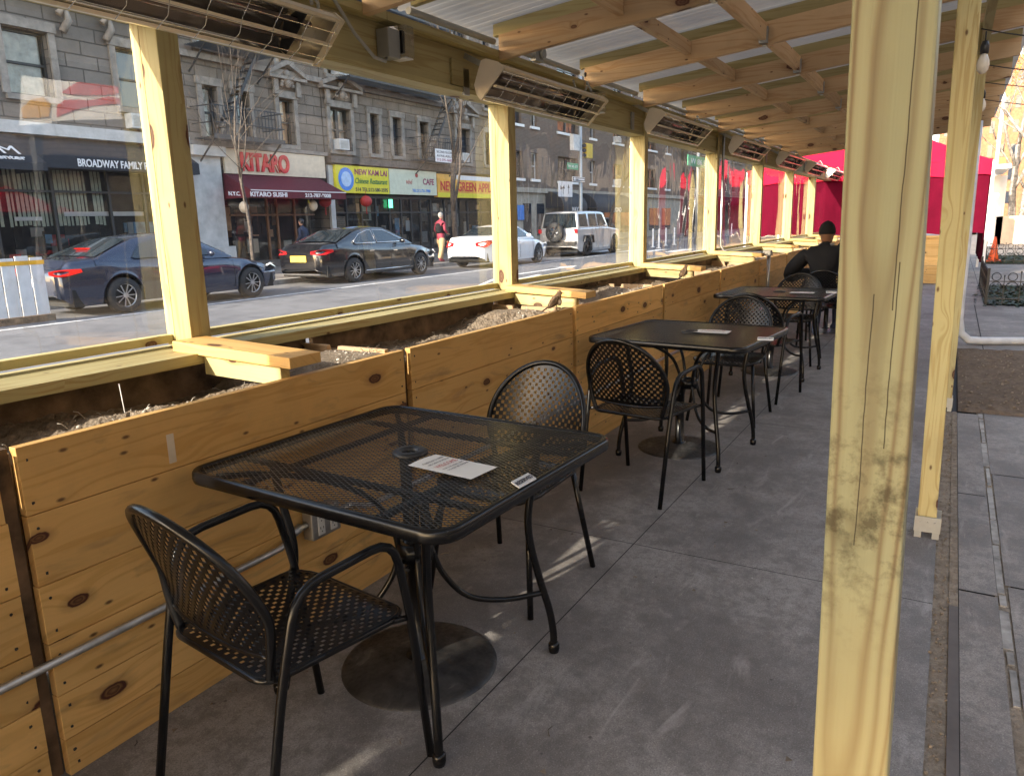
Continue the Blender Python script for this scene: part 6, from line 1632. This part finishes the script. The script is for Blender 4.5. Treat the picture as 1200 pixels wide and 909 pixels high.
# white columns and poles of the neighbouring shed
t = thing('white_shed', 'white framed street shed farther along the right side, partly in sun', 'shed', (0,0,0))
for k, (bx, X) in enumerate(((1153,34),(1162,36),(1170,38))):
    m = MB(); a = at(bx,262,X=X); b = at(bx,206,X=X); m.box(X,X+.25,a.y-.14,a.y+.14,0,b.z); m.build('column', 'white_plastic', t)
a = at(1150,209,X=34); m = MB(); m.box(34,40,a.y-.9,a.y+.05,2.9,3.05); m.build('roof', 'white_plastic', t)
m = MB(); m.box(38,38.1,-4,-1.2,.0,1.15); m.build('low_wall', 'cream_panel', t)
q = at(1160,262,X=44); t = thing('street_lamp', 'pale grey street lamp with a curved arm, far on the right', 'street lamp', (44,q.y,0))
m = MB(); m.tube([(0,0,0),(0,0,6.6),(-.0,.25,7.6),(0,.9,8.2),(0,1.6,8.3)], [.11,.08,.06,.05,.045], 10); m.build('pole', 'pvc_white', t); m = MB(); m.ell((0,1.9,8.28),.12,.32,.07,10,6); m.build('lamp_head', 'pvc_white', t)
m = MB(); m.box(-.02,.02,-.35,.35,3.2,3.8); m.build('yellow_sign', 'sign_yellow', t)
for k, yy in enumerate((-1.3,)):
    t, P = car('parked_car', 'grey car parked beyond the tent on the right', 'car', (55,-.3,-.02), 'paint_blue', L=4.6, W=1.8, wb=2.7, fo=.85,
      deck=[(-2.3,.9),(-2.1,1.02),(-1,1.0),(.9,.95),(1.6,.9),(2.3,.7)], roof=[(-1.9,1.02),(-1.1,1.40),(-.3,1.45),(.3,1.42),(1.2,.96)], belt=.97, rw=.62, win=[[(-1.1,1.02),(-.8,1.3),(-.4,1.36),(-.4,1.0)],[(-.3,1.0),(-.3,1.36),(.1,1.35),(.75,1.0)]], chrome=False)
    lights(t, P, 'taillight', .85)

# ------------------------------------------------------------------ camera, light, sky
cam = bpy.data.cameras.new('camera'); co = bpy.data.objects.new('camera', cam); COL.objects.link(co); S.camera = co
cam.sensor_fit = 'HORIZONTAL'; cam.sensor_width = 36; cam.lens = 36*FPX/1200; cam.clip_start = .05; cam.clip_end = 2500
mw = Matrix([list(r) for r in ROT]).to_4x4(); mw.translation = Vector((0,0,CH)); co.matrix_world = mw
AZ, EL = R(15), R(22.5)
d = Vector((math.cos(EL)*math.cos(AZ), -math.cos(EL)*math.sin(AZ), -math.sin(EL)))
sun = bpy.data.lights.new('sun', 'SUN'); sun.energy = 2.45; sun.angle = R(.53); sun.color = (1,.90,.74)
so = bpy.data.objects.new('sun', sun); COL.objects.link(so); so.rotation_euler = d.to_track_quat('-Z','Y').to_euler(); so.location = (-20,6,12)
W = bpy.data.worlds.new('World'); S.world = W; W.use_nodes = True; nt = W.node_tree; nt.nodes.clear()
sk = nt.nodes.new('ShaderNodeTexSky'); sk.sky_type = 'NISHITA'; sk.sun_disc = False; sk.sun_elevation = EL; sk.sun_rotation = math.atan2(-d.x, -d.y); sk.air_density = 1.0; sk.dust_density = 1.2
bg = nt.nodes.new('ShaderNodeBackground'); bg.inputs[1].default_value = .15; ou = nt.nodes.new('ShaderNodeOutputWorld')
tn = nt.nodes.new('ShaderNodeMix'); tn.data_type = 'RGBA'; tn.blend_type = 'MULTIPLY'; tn.inputs[0].default_value = 1; tn.inputs[7].default_value = (1.10,.985,.86,1); nt.links.new(sk.outputs[0], tn.inputs[6]); nt.links.new(tn.outputs[2], bg.inputs[0]); nt.links.new(bg.outputs[0], ou.inputs[0])
S.view_settings.view_transform = 'Standard'; S.view_settings.look = 'None'; S.view_settings.exposure = 2.38; S.view_settings.gamma = 1
S.cycles.max_bounces = 10; S.cycles.transparent_max_bounces = 24; S.cycles.diffuse_bounces = 5; S.cycles.glossy_bounces = 5
S.cycles.caustics_reflective = False; S.cycles.caustics_refractive = False; S.cycles.sample_clamp_indirect = 8
